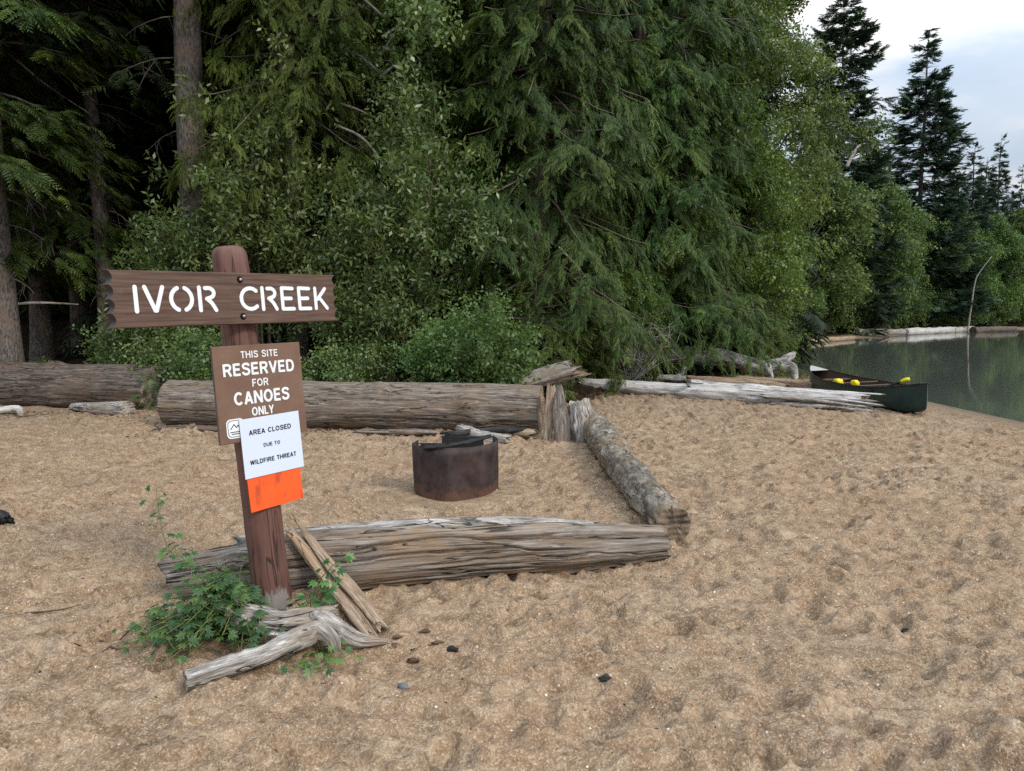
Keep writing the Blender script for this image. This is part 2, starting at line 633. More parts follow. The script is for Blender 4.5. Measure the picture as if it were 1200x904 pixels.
def ground_mat():
    m, nt, N, L = new_mat('sand_and_duff')
    b = NB(nt)
    p = b.n('ShaderNodeTexCoord').outputs['Object']
    big = b.noise(p, .55, 4, .6, .4)
    med = b.noise(b.mapping(p, (3.4, 5.6, 3)), 1, 6, .70, .9)
    fin = b.noise(p, 34, 5, .7)
    c = b.ramp(med, [(.34, (.084, .048, .024)), (.45, (.205, .129, .073)), (.55, (.298, .201, .122)), (.68, (.40, .293, .193))])
    c = b.mix(b.rampf(big, .38, .62, 0, .6), c, (.26, .155, .080))
    # coarse grains, light and dark
    vc = b.n('ShaderNodeTexVoronoi', ins={'Vector': p, 'Scale': 150.0})
    sp = b.n('ShaderNodeSeparateColor', ins={0: vc.outputs['Color']})
    c = b.mix(b.rampf(sp.outputs[0], 0, 1, .05, .62), c, b.mix(sp.outputs[1], (.17, .10, .055), (.62, .50, .37)))
    c = b.mix(b.rampf(fin, .44, .30, 0, .7), c, (.09, .058, .036))
    mot = b.noise(b.mapping(p, (9, 12, 9)), 1, 6, .72, .5)
    c = b.mix(b.rampf(mot, .47, .33, 0, .75), c, (.12, .075, .045))
    c = b.mix(b.rampf(mot, .56, .70, 0, .6), c, (.50, .38, .25))
    mo2 = b.noise(b.mapping(p, (28, 34, 28), (3, 1, 0)), 1, 5, .7)
    c = b.mix(b.rampf(mo2, .46, .32, 0, .4), c, (.12, .072, .04))
    c = b.mix(b.rampf(mo2, .58, .74, 0, .3), c, (.54, .43, .31))
    vp = b.n('ShaderNodeTexVoronoi', ins={'Vector': p, 'Scale': 52.0})
    s2 = b.n('ShaderNodeSeparateColor', ins={0: vp.outputs['Color']})
    peb = b.math('MULTIPLY', b.rampf(s2.outputs[0], .955, .96), b.rampf(vp.outputs['Distance'], .30, .22))
    c = b.mix(peb, c, b.mix(s2.outputs[2], (.30, .16, .08), (.72, .64, .54)))
    wet = b.attr('wet').outputs['Fac']
    c = b.mix(b.math('MULTIPLY', wet, .7), c, (.12, .085, .055))
    duff = b.ramp(b.noise(p, 7, 7, .72), [(.3, (.008, .006, .004)), (.52, (.035, .022, .012)), (.72, (.09, .05, .028))])
    fo = b.attr('forest').outputs['Fac']
    fm = b.rampf(b.math('ADD', fo, b.math('MULTIPLY', b.math('SUBTRACT', med, .5), .9)), .3, .62)
    c = b.mix(fm, c, duff)
    hgt = b.math('ADD', b.math('ADD', b.math('MULTIPLY', med, .5), b.math('MULTIPLY', mot, .5)), b.math('ADD', b.math('MULTIPLY', fin, .45), b.math('MULTIPLY', sp.outputs[2], .10)))
    nm = b.bump(hgt, .85, .024)
    b.out(b.princ(c, .95, .12, normal=nm))
    return m


def water_mat():
    m, nt, N, L = new_mat('lake_water')
    b = NB(nt)
    p = b.n('ShaderNodeTexCoord').outputs['Object']
    w1 = b.noise(b.mapping(p, (1.2, 3.2, 1)), 1, 3, .5)
    w2 = b.noise(b.mapping(p, (.25, .6, 1)), 1, 2, .5)
    nm = b.bump(b.math('ADD', w1, b.math('MULTIPLY', w2, 2.0)), .018, .10)
    b.out(b.princ((.078, .086, .070), .04, .5, normal=nm))
    return m


M_GROUND = ground_mat()
M_WATER = water_mat()
build_ground()
wv = [(-200, -90, WATER_Z), (420, -90, WATER_Z), (420, 400, WATER_Z), (-200, 400, WATER_Z)]
wo = link('lake_water', mesh_from('lake_water', np.array(wv), [(0, 1, 2, 3)], None, None, [M_WATER]))
tag(wo, kind='structure')

# ------------------------------------------------------------------ wood materials
W_GREY = wood_mat('silver_driftwood', (.09, .078, .066), (.30, .27, .24), (.54, .505, .46), warm=(.34, .255, .18), streak=(5, 60, 60), crack=.9, bump=.9)
W_PALE = wood_mat('pale_bleached_wood', (.16, .145, .13), (.42, .39, .36), (.66, .63, .60), streak=(1.2, 30, 30), crack=.8)
W_BROWN = wood_mat('brown_grey_log', (.070, .055, .044), (.175, .142, .114), (.31, .268, .225), warm=(.25, .17, .105), streak=(2.6, 44, 44), crack=.9, bump=1.0)
W_DARKLOG = wood_mat('dark_old_log', (.045, .036, .030), (.115, .092, .074), (.22, .18, .15), warm=(.17, .115, .08), streak=(2.6, 36, 36), crack=.85, bump=1.0)
W_FRONT = wood_mat('split_front_log', (.095, .076, .062), (.185, .152, .124), (.34, .298, .255), warm=(.29, .195, .12), streak=(1.1, 40, 40), crack=.9, bump=.9)
W_BARKY = wood_mat('barky_mossy_log', (.055, .046, .038), (.19, .16, .125), (.37, .32, .26), warm=(.30, .21, .125), streak=(6, 14, 14), crack=.7, bump=1.0, spots=.5, spotcol=(.045, .042, .038))
W_TAN = wood_mat('tan_split_wood', (.12, .08, .05), (.30, .215, .145), (.45, .36, .265), warm=(.38, .245, .14), streak=(1.5, 30, 30), crack=.7)
W_BURNT = wood_mat('charred_wood', (.004, .004, .004), (.016, .015, .015), (.06, .057, .055), streak=(3, 20, 20), crack=.3)
E_GREY = endgrain_mat('grey_end_grain', (.10, .085, .07), (.42, .37, .30))
E_BROWN = endgrain_mat('brown_end_grain', (.05, .038, .028), (.27, .20, .14))
E_PALE = endgrain_mat('weathered_cut_end', (.07, .058, .046), (.34, .29, .23))
E_DARK = endgrain_mat('dark_rotten_end', (.018, .014, .012), (.11, .085, .065))

B_FIR = bark_mat('fir_bark', (.020, .017, .015), (.175, .152, .138), (7, 26, 26), patch=(.20, .145, .11))
B_CEDAR = bark_mat('cedar_bark', (.036, .028, .024), (.19, .155, .13), (1.6, 32, 32))
B_GREY = bark_mat('grey_bark', (.045, .042, .038), (.20, .188, .172), (8, 14, 14))
B_BIRCH = bark_mat('pale_birch_bark', (.10, .09, .08), (.42, .39, .36), (14, 6, 6))
B_TWIG = bark_mat('twig_bark', (.04, .032, .024), (.17, .135, .10), (4, 40, 40))

F_CEDAR = foliage_mat('cedar_foliage', (.018, .044, .010), (.058, .106, .020), (.150, .200, .040), .22, .5, .3)
F_YCEDAR = foliage_mat('yellow_cedar_foliage', (.028, .048, .009), (.078, .112, .018), (.175, .200, .036), .25, .5, .3)
F_HEM = foliage_mat('hemlock_foliage', (.016, .034, .009), (.048, .082, .016), (.13, .165, .032), .18, .5, .3)
F_SPRUCE = foliage_mat('spruce_needles', (.020, .044, .026), (.042, .082, .048), (.078, .125, .066), .08, .55, .25)
F_BACK_SHADE = foliage_mat('shade_darkened_needles', (.006, .014, .005), (.014, .028, .009), (.030, .048, .014), .10, .6, .2)  # deep forest shadow put into the needle colour, darker than the front trees
F_WILLOW = foliage_mat('broad_shrub_leaves', (.034, .062, .016), (.105, .162, .046), (.25, .305, .105), .28, .36, .5)
F_BRIGHT = foliage_mat('fresh_shrub_leaves', (.038, .085, .020), (.090, .165, .040), (.19, .27, .080), .32, .42, .45)
F_BIRCH = foliage_mat('birch_leaves', (.030, .062, .010), (.095, .150, .022), (.21, .26, .044), .32, .42, .45)
F_FARDEC = foliage_mat('far_leaf_trees', (.032, .066, .014), (.090, .150, .032), (.175, .235, .055), .25, .5, .3)
F_WEED = foliage_mat('weed_leaves', (.016, .052, .015), (.045, .118, .032), (.13, .225, .050), .25, .4, .45)


# ------------------------------------------------------------------ foliage generators
def leaf_quad(base, d, n, L, W, fold=.25):
    """one leaf: a folded rhombus"""
    d, n = nrm(np.array(d, float)), np.array(n, float)
    s = nrm(np.cross(n, d)); n = np.cross(d, s)
    b = np.array(base, float)
    return np.array([b, b + d * .42 * L + s * W * .5 + n * fold * W * .5, b + d * L, b + d * .42 * L - s * W * .5 + n * fold * W * .5])


def T_cedar():
    """flat drooping fan of scale-leaved twigs, unit length along +X"""
    L = []
    r = np.random.default_rng(8)
    for k, x in enumerate(np.linspace(.04, .95, 13)):
        s = 1 if k % 2 else -1
        a = math.radians(44 - 14 * x + r.uniform(-9, 9))
        ln = .46 * (1 - .55 * x) * r.uniform(.75, 1.2)
        b = (x, 0, -.30 * x * x)
        d = (math.cos(a), s * math.sin(a), -.30 - .6 * x)
        L.append(leaf_quad(b, d, (r.uniform(-.3, .3), s * .3 + r.uniform(-.4, .4), 1), ln, .052, .1))
        if k < 7:
            b2 = np.array(b) + nrm(np.array(d)) * ln * .45
            d2 = (math.cos(a * .3), s * math.sin(a * .3), -.75)
            L.append(leaf_quad(b2, d2, (0, r.uniform(-.5, .5), 1), ln * .6, .045, .1))
    L.append(leaf_quad((.6, 0, -.11), (1, 0, -.8), (0, .2, 1), .5, .05, .1))
    return np.vstack(L)


def T_needle(n=14, side=.30, w=.075, droop=.12):
    """branchlet of a spruce or hemlock with short side twigs"""
    L = []
    r = np.random.default_rng(3)
    for k, x in enumerate(np.linspace(.0, .9, n)):
        s = 1 if k % 2 else -1
        a = math.radians(50 - 15 * x + r.uniform(-8, 8))
        b = (x, 0, -droop * x * x)
        L.append(leaf_quad(b, (math.cos(a), s * math.sin(a), r.uniform(-.15, .2) - droop), (0, r.uniform(-.5, .5), 1), side * (1.15 - .7 * x), w, -.2))
    L.append(leaf_quad((0, 0, 0), (1, 0, -droop * .6), (0, 0, 1), .75, w, -.2))
    L.append(leaf_quad((.5, 0, -droop * .3), (1, 0, -droop * 1.5), (0, 1, .4), .55, w, -.2))
    return np.vstack(L)


def T_twig(n=7, leafL=.34, leafW=.17, seed=1, droop=.3, spread=1.0):
    """leafy twig, unit length along +X, alternate leaves"""
    r = np.random.default_rng(seed)
    L = []
    for k in range(n):
        x = (k + .5) / n
        a = k * 2.4 + r.uniform(-.4, .4)
        side = np.array([0, math.cos(a), math.sin(a)])
        d = np.array([.55, 0, 0]) + side * spread + np.array([0, 0, -droop * r.uniform(.4, 1.4)])
        n_ = np.cross(d, np.cross((0, 0, 1), d)) + r.normal(0, .25, 3)
        l = leafL * r.uniform(.75, 1.2)
        L.append(leaf_quad((x, *(side[1:] * .03)), d, n_, l, l * leafW / leafL, r.uniform(.1, .45)))
    L.append(leaf_quad((0, 0, 0), (1, 0, 0), (0, 0, 1), 1.0, .012, 0))
    return np.vstack(L)


def scatter(T, pos, d, n, scale, tint):
    """place template T (k*4 verts) at every pos with x-axis d and up near n"""
    d = nrm(d)
    s = nrm(np.cross(n, d)); u = np.cross(d, s)
    V = pos[:, None] + scale[:, None, None] * (T[None, :, 0, None] * d[:, None] + T[None, :, 1, None] * s[:, None] + T[None, :, 2, None] * u[:, None])
    k = len(T)
    Q = np.arange(len(pos) * k).reshape(-1, 4)
    return V.reshape(-1, 3), Q, np.repeat(tint, k)


def crown_mesh(name, parts, mat):
    V, Q, C, k = [], [], [], 0
    for v, q, c in parts:
        V.append(v); Q.append(q + k); C.append(c); k += len(v)
    C = np.concatenate(C)
    n4 = len(C) // 4
    C = np.clip(C + np.repeat(RNG.normal(0, .07, n4), 4), 0, 1)
    return mesh_from(name, np.vstack(V), np.vstack(Q), None, {'tint': C}, [mat])


def conifer(name, h, base, rb, n_br, n_spr, T, sprayL, mat, bark, tr, seed, droop=.45, tip=.25, prof=.8, side=.4, hang=.7, whorl=0, ragged=.25, rise=.1, lean=0.0, minr=.25, dead=0, curtain=.05, focus=0.0):
    r = np.random.default_rng(seed)
    t = np.sort(r.random(n_br) ** 1.05)
    if whorl:
        t = np.clip(np.round(t * whorl) / whorl + r.normal(0, .12 / whorl, n_br), 0, 1)
    z0 = base + (h - base) * t
    top = (1 - t)
    ln = (minr + (rb - minr) * top ** prof) * np.clip(r.normal(1, ragged, n_br), .35, 1.5)
    # the lowest branches of a forest tree thin out again
    az = np.arange(n_br) * 2.399 + r.normal(0, .5, n_br)
    droop = droop * r.uniform(.55, 1.35, n_br)
    o = np.stack([np.cos(az), np.sin(az), 0 * az], 1)
    up0 = rise + .35 * t ** 2

    def bp(i, s):
        z = up0[i] * s - droop[i] * s ** 1.7 + tip * s ** 4
        return np.stack([o[i, 0] * ln[i] * s, o[i, 1] * ln[i] * s, z0[i] + ln[i] * z], 1)

    pr = ln * (np.where(z0 < focus, 1.0, .3) if focus else 1.0)
    pr = pr / pr.sum()
    ng = max(n_br * 6, n_spr // 16)
    gb = r.choice(n_br, ng, p=pr)
    gs = r.random(ng) ** .7 * .9 + .1
    gsg = r.choice([-1.0, 1.0], ng)
    gt = r.random(ng)
    gl = r.uniform(.5, 1.25, ng)
    gp = r.normal(0, .22, ng)
    gi = r.integers(0, ng, n_spr)
    bi = gb[gi]
    s = np.clip(gs[gi] + r.normal(0, .012, n_spr), .02, 1.05)
    P = bp(bi, s)
    tan = nrm(bp(bi, np.minimum(s + .05, 1.1)) - P)
    sd = np.stack([-o[bi, 1], o[bi, 0], 0 * s], 1) * gsg[gi][:, None]
    u = r.random(n_spr) ** .8
    off = u * side * gl[gi] * (ln[bi] * (1.1 - s) + .25)
    P = P + sd * off[:, None] + tan * (off * .75)[:, None]
    P[:, 2] += gp[gi] * off - off * (.30 + .5 * u) * min(hang, 1.2) - r.random(n_spr) ** 1.6 * curtain
    alt = r.choice([-1.0, 1.0], n_spr)
    D = tan * (.75 - .45 * alt * .6)[:, None] + sd * (.45 + .4 * alt * .6 + .3 * u)[:, None] + r.normal(0, .2, (n_spr, 3))
    D[:, 2] -= hang * (.25 + .6 * u) * r.uniform(.4, 1.2, n_spr)
    nn = np.array([0, 0, 1.0]) + o[bi] * .5 * min(hang, 1.2) + r.normal(0, .28, (n_spr, 3))
    sc = sprayL * r.uniform(.65, 1.3, n_spr) * (.75 + .25 * np.minimum(1, ln[bi] / 1.2))
    tb = r.random(n_br)
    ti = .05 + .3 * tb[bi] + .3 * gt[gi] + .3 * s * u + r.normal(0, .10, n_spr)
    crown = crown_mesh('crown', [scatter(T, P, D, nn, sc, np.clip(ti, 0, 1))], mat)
    A = Acc()
    zz = np.linspace(-.4, h, 24)
    wob = np.stack([.05 * np.sin(zz * .6 + seed), .05 * np.cos(zz * .5 + seed * 2), zz], 1)
    rr = tr * (1 - np.clip(zz / h, 0, 1)) ** .8 + .012
    rr = rr * (1 + .45 * np.exp(-np.maximum(zz, 0) / .35))
    A.add(*tube(wob, rr, 16))
    for i in range(n_br):
        q = bp(np.full(6, i), np.linspace(0, .95, 6))
        A.add(*tube(q, np.linspace(.012 + .012 * ln[i], .004, 6), 4))
    for k in range(dead):                                                 # bare dead limbs below the crown
        zb, a = r.uniform(1.2, base + 1.5), r.uniform(0, 2 * PI)
        l = r.uniform(.5, 1.8)
        ss = np.linspace(0, 1, 6)
        q = np.stack([np.cos(a) * l * ss + .05 * r.normal(0, 1, 6) * ss, np.sin(a) * l * ss, zb + .1 * l * ss - .45 * l * ss ** 2], 1)
        A.add(*tube(q, np.linspace(.016, .004, 6), 4))
        for _ in range(5):
            s0 = r.uniform(.3, .95); b0 = np.array([np.cos(a) * l * s0, np.sin(a) * l * s0, zb + .1 * l * s0 - .45 * l * s0 ** 2])
            e = b0 + r.normal(0, .18, 3) + np.array([0, 0, -.22])
            A.add(*tube(np.stack([b0, (b0 + e) / 2 + r.normal(0, .03, 3), e]), np.array([.006, .004, .002]), 3))
    return A.mesh('trunk', [bark]), crown


def leafy(name, h, cb, rad, n_limb, n_sub, n_twig, T, twigL, mat, bark, tr, seed, stems=1, up=.5, jit=.16, low=.35, hang=.25, lean=(0, 0), flat=1.0):
    """broad-leaved tree (stems=1) or many-stemmed shrub: limbs, sub-limbs, leafy twigs clustered on them"""
    r = np.random.default_rng(seed)
    A = Acc()
    limbs = []
    if stems == 1:
        zz = np.linspace(-.3, h * .92, 12)
        ph = r.uniform(0, 6)
        ax = np.stack([.05 * h * .2 * np.sin(zz * .45 + ph) + lean[0] * (zz / h) ** 1.5 * h, .04 * h * .2 * np.cos(zz * .5 + ph) + lean[1] * (zz / h) ** 1.5 * h, zz], 1)
        A.add(*tube(ax, tr * (1 - .85 * np.clip(zz / h, 0, 1)) , 10))
        for k in range(n_limb):
            t = cb / h + (1 - cb / h) * ((k + r.random()) / n_limb) * .93
            b = np.array([np.interp(t * h, zz, ax[:, i]) for i in range(3)])
            a = k * 2.4 + r.normal(0, .4)
            f = math.sin(min(1, max(.12, (t - cb / h) / (1 - cb / h) + .18)) * PI) ** .6
            l = rad * f * r.uniform(.7, 1.15)
            e = b + np.array([math.cos(a) * l, math.sin(a) * l * flat, l * up * r.uniform(.3, 1.3)])
            c = (b + e) / 2 + np.array([0, 0, l * .18])
            limbs.append((catmull([b, c, e], 7), tr * .35))
    else:
        for k in range(stems):
            a = k * 2.4 + r.normal(0, .4)
            l = rad * math.sqrt((k + .5) / stems) * r.uniform(.8, 1.1)
            hh = h * (1 - .42 * (l / rad) ** 2) * r.uniform(.78, 1.05)
            b = np.array([math.cos(a) * .12 * rad, math.sin(a) * .12 * rad, -.1])
            e = np.array([math.cos(a) * l, math.sin(a) * l * flat, hh])
            c = np.array([math.cos(a) * l * .45, math.sin(a) * l * .45 * flat, hh * .62])
            limbs.append((catmull([b, c, e], 8), tr))
    P, D, tt, sub_t = [], [], [], []
    per = max(1, n_twig // (len(limbs) * (n_sub + 1)))
    for q, r0 in limbs:
        A.add(*tube(q, np.linspace(r0, r0 * .25, len(q)), 5))
        lt = r.random()
        L = np.linalg.norm(q[-1] - q[0])
        subs = [q]
        for j in range(n_sub):
            s0 = low + (1 - low) * r.random()
            x = s0 * (len(q) - 1); i = int(min(x, len(q) - 2)); b = q[i] + (q[i + 1] - q[i]) * (x - i)
            d = nrm(q[i + 1] - q[i]) * .5 + r.normal(0, .55, 3); d[2] = d[2] * .6 + .15
            l = L * (.20 + .28 * r.random()) * (1.2 - .5 * s0)
            e = b + nrm(d) * l
            sq = np.stack([b, (b + e) / 2 + np.array([0, 0, l * .08]), e + np.array([0, 0, -l * .12 * hang])])
            A.add(*tube(sq, np.array([r0 * .3, r0 * .2, r0 * .1]), 3))
            subs.append(catmull(sq, 5))
        for m_, sq in enumerate(subs):
            k = per
            x = (low if m_ == 0 else .1) + (1 - (low if m_ == 0 else .1)) * r.random(k)
            x = x * (len(sq) - 1); i = np.minimum(x.astype(int), len(sq) - 2)
            p = sq[i] + (sq[i + 1] - sq[i]) * (x - i)[:, None]
            d = nrm(sq[i + 1] - sq[i]) * .6 + r.normal(0, .6, (k, 3)); d[:, 2] -= hang
            P.append(p + r.normal(0, jit, (k, 3))); D.append(d)
            tt.append(np.clip(.12 + .32 * lt + .45 * r.random() + r.normal(0, .13, k), 0, 1))
    P, D, tt = np.vstack(P), np.vstack(D), np.concatenate(tt)
    P[:, 2] = np.maximum(P[:, 2], .04)
    n = len(P)
    nn = np.array([0, 0, 1.0]) + r.normal(0, .45, (n, 3))
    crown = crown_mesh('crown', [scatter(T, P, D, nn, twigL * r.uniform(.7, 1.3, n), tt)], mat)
    return A.mesh('trunk', [bark]), crown


TC, TS, TH_ = T_cedar(), T_needle(16, .34, .085, .10), T_needle(14, .34, .07, .35)
TW = T_twig(8, .36, .14, 4, .35, .8)
TWB = T_twig(8, .26, .17, 6, .25, .9)
TBI = T_twig(8, .24, .17, 9, .5, .9)

MESH = {}
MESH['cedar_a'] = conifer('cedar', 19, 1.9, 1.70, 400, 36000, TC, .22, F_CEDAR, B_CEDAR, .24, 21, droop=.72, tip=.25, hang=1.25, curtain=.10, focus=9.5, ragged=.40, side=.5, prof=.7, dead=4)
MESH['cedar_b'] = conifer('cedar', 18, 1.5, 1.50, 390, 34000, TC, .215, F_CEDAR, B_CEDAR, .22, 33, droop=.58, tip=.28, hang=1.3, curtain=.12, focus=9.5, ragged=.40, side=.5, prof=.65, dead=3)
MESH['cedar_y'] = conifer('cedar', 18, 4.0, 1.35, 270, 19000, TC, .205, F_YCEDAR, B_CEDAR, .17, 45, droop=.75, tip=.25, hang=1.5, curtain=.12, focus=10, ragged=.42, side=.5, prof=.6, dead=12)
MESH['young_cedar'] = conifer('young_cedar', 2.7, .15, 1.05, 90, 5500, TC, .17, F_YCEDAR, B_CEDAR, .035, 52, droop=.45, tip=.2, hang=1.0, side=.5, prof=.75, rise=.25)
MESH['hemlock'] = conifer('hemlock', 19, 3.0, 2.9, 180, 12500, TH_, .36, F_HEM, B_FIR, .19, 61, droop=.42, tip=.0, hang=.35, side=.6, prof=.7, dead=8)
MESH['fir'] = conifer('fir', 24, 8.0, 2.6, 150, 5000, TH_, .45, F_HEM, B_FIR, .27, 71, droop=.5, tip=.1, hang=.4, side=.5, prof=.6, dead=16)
MESH['pole'] = conifer('pole', 20, 7.0, 2.5, 120, 4200, TH_, .5, F_BACK_SHADE, B_FIR, .19, 76, droop=.4, tip=.1, hang=.4, side=.6, prof=.6, dead=12)
MESH['back_a'] = conifer('back', 19, .6, 3.0, 150, 5200, TH_, .62, F_BACK_SHADE, B_FIR, .18, 81, droop=.4, tip=.1, hang=.4, side=.6, prof=.55)
MESH['back_b'] = conifer('back', 17, .5, 2.8, 150, 5200, TH_, .62, F_BACK_SHADE, B_FIR, .16, 82, droop=.5, tip=.2, hang=.6, side=.6, prof=.5)
MESH['spruce_a'] = conifer('spruce', 24, 1.5, 5.0, 350, 17000, TS, .74, F_SPRUCE, B_FIR, .26, 91, droop=.28, tip=.22, hang=.22, side=.5, prof=.95, whorl=46, ragged=.2, rise=.08, minr=.12)
MESH['spruce_b'] = conifer('spruce', 23, 1.2, 3.9, 340, 15000, TS, .70, F_SPRUCE, B_FIR, .25, 92, droop=.50, tip=.34, hang=.3, side=.45, prof=.62, whorl=50, ragged=.28, rise=.0, minr=.12)
MESH['spruce_c'] = conifer('spruce', 18, .8, 2.4, 250, 8000, TS, .60, F_SPRUCE, B_FIR, .18, 93, droop=.34, tip=.25, hang=.25, side=.45, prof=.95, whorl=40, ragged=.25, minr=.1)
MESH['willow_a'] = leafy('shrub', 5.0, 0, 1.0, 0, 6, 1750, TW, .33, F_WILLOW, B_TWIG, .022, 101, stems=13, jit=.11, low=.22, hang=.25)
MESH['willow_b'] = leafy('shrub', 3.4, 0, 1.35, 0, 7, 1950, TW, .31, F_WILLOW, B_TWIG, .018, 102, stems=16, jit=.11, low=.15, hang=.25)
MESH['bright'] = leafy('shrub', 1.9, 0, 1.15, 0, 6, 2100, TWB, .27, F_BRIGHT, B_TWIG, .012, 103, stems=13, jit=.13, low=.1, hang=.15)
MESH['lowbush'] = leafy('shrub', 1.2, 0, .9, 0, 6, 1300, TWB, .24, F_WILLOW, B_TWIG, .010, 104, stems=14, jit=.08, low=.1, hang=.1)
MESH['alder'] = leafy('alder', 12, 5.2, 1.5, 22, 6, 3000, TWB, .36, F_WILLOW, B_GREY, .075, 105, up=.45, jit=.16)
MESH['birch_a'] = leafy('birch', 13, .8, 2.5, 34, 8, 8000, TBI, .34, F_BIRCH, B_BIRCH, .12, 106, up=.45, jit=.2, hang=.6)
MESH['birch_b'] = leafy('birch', 10, .5, 2.3, 30, 8, 7000, TBI, .32, F_BIRCH, B_GREY, .10, 107, up=.4, jit=.2, hang=.5)
MESH['rightbush'] = leafy('shrub', 3.6, 0, 1.6, 0, 8, 3600, TBI, .28, F_BIRCH, B_TWIG, .018, 108, stems=18, jit=.14, low=.1, hang=.2)
MESH['fardec_a'] = leafy('leaf_tree', 10, .4, 2.9, 34, 9, 5600, TBI, .55, F_FARDEC, B_BIRCH, .12, 109, up=.4, jit=.25, hang=.4)
MESH['fardec_b'] = leafy('leaf_tree', 11, .6, 2.6, 30, 9, 5000, TBI, .55, F_FARDEC, B_GREY, .11, 110, up=.55, jit=.25, hang=.7)
MESH['farbush'] = leafy('shrub', 4.0, 0, 2.2, 0, 7, 2600, TBI, .50, F_FARDEC, B_TWIG, .02, 111, stems=16, jit=.22, low=.08, hang=.2)


def plant(kind, name, px, Y, label, cat='tree', group=None, scale=1.0, rz=None, tilt=(0, 0), sink=.0, x=None, bark=None):
    tm, cm = MESH[kind]
    x = xpos(px, Y) if x is None else x
    o = empty(name, (x, Y, H(x, Y) - sink), random.uniform(0, 6.28) if rz is None else rz)
    o.rotation_euler = (tilt[0], tilt[1], o.rotation_euler.z)
    sx = scale if isinstance(scale, tuple) else (scale,) * 3
    o.scale = sx
    if cat != 'tree': tm.name, cm.name = 'stems', 'foliage'
    t = link('trunk' if cat == 'tree' else 'stems', tm, o)
    link('crown' if cat == 'tree' else 'foliage', cm, o)
    tag(o, label, cat, group)
    return o


# ---- front row, left to right
plant('fir', 'fir_tree', 5, 12.7, 'grey fir trunk cut by the left edge of the photo, behind the dark log', scale=.78)
plant('fir', 'fir_tree', 236, 13.6, 'thick straight fir trunk with rough scaly bark rising behind the name board', rz=2.0)
plant('hemlock', 'hemlock_tree', 50, 16.2, 'dark hemlock with long feathery boughs in the upper left corner', rz=.5, scale=1.0)
plant('hemlock', 'hemlock_tree', -35, 13.4, 'hemlock whose boughs hang in from the left edge above the dark log', rz=2.5, scale=.9)
plant('hemlock', 'hemlock_tree', 160, 19.5, 'hemlock with drooping boughs between the thin poles and the thick fir', rz=4.0, scale=.95)
for px, Y, s, lab in ((122, 14.9, .86, 'straight grey conifer pole standing clear between hemlock boughs'), (96, 16.4, .95, 'dim brown conifer pole just left of the straight grey pole'),
                      (137, 16.0, .55, 'thin dark conifer pole just right of the straight grey pole'), (190, 18.0, 1.0, 'dark conifer trunk in the gap left of the thick fir'),
                      (205, 19.5, .85, 'faint dark conifer trunk touching the left side of the thick fir'), (45, 18.5, .9, 'dim conifer pole behind the low hemlock boughs at far left')):
    plant('pole', 'conifer_pole', px, Y, lab, 'tree', 'dim conifer poles in the dark left forest', s)
plant('cedar_y', 'cedar_tree', 345, 14.0, 'olive green cedar with a thin bare trunk and drooping fronds above the name board', rz=1.0)
plant('alder', 'alder_tree', 451, 13.2, 'slender young alder with a thin dark upright stem between two cedars', rz=.3)
plant('cedar_b', 'cedar_tree', 556, 16.0, 'dark green cedar left of the tall cedar above the bright bush', rz=2.2, scale=1.0)
plant('cedar_a', 'cedar_tree', 634, 14.8, 'tall full cedar with hanging fronds and a bare trunk foot above the fire ring', rz=.7)
plant('cedar_b', 'cedar_tree', 742, 17.4, 'full green cedar right of the tallest one, over the pale tangle', rz=5.0, scale=1.05)
plant('cedar_a', 'cedar_tree', 790, 18.0, 'upright cedar between the full cedars and the birches', rz=5.5, scale=.95)
plant('cedar_b', 'cedar_tree', 505, 17.0, 'dim cedar behind the tallest broad leaved shrub', rz=.2, scale=1.0)
plant('cedar_y', 'cedar_tree', 405, 15.6, 'olive cedar between the bare cedar trunk and the slender alder', rz=5.1)
# ---- shrubs in front of them
for kind, px, Y, s, lab in (
        ('willow_a', 308, 13.3, 1.0, 'tall leafy shrub right of the post top, in front of the olive cedar'),
        ('willow_a', 492, 12.9, .98, 'tallest broad leaved shrub, pale tipped, left of the big cedar'),
        ('willow_b', 218, 13.0, .92, 'small leafy sapling in the dark gap left of the post top'),
        ('willow_b', 425, 12.4, .86, 'rounded leafy shrub right of the name board end'),
        ('bright', 570, 10.9, .86, 'bright fresh green bush over the right part of the long log'),
        ('bright', 527, 11.2, .72, 'smaller fresh green bush left of the bright one'),
        ('lowbush', 200, 12.1, .95, 'low bush behind the gap between the two big logs'),
        ('lowbush', 255, 11.6, .95, 'low dark bush behind the long log, left of the post'),
        ('lowbush', 150, 12.9, .9, 'low bush behind the cut end of the dark log'),
        ('lowbush', 395, 11.1, .80, 'low bush along the top of the long log, right of the notices'),
        ('lowbush', 40, 13.2, .45, 'small green clump above the dark log beside the left trunk')):
    plant(kind, 'leafy_shrub', px, Y, lab, 'shrub', 'leafy shrubs along the forest edge', s)
for px, Y, s, lab in ((628, 13.2, .85, 'young yellow green cedar at the right of the bright bush'), (664, 14.6, .95, 'young cedar with golden fronds behind the broken log stub'),
                      (700, 15.4, .8, 'small young cedar above the left end of the white log'), (660, 15.0, 1.25, 'taller young cedar under the big cedar trunk'),
                      (722, 16.2, 1.0, 'young cedar behind the grey dead tangle'), (815, 19.0, .9, 'small young cedar overhanging the root log'),
                      (872, 18.6, .9, 'bright young cedar above the forked root of the log'), (905, 19.2, .62, 'lowest bright young cedar next to the lake water')):
    plant('young_cedar', 'young_cedar', px, Y, lab, 'tree', 'young cedars along the forest edge', s)
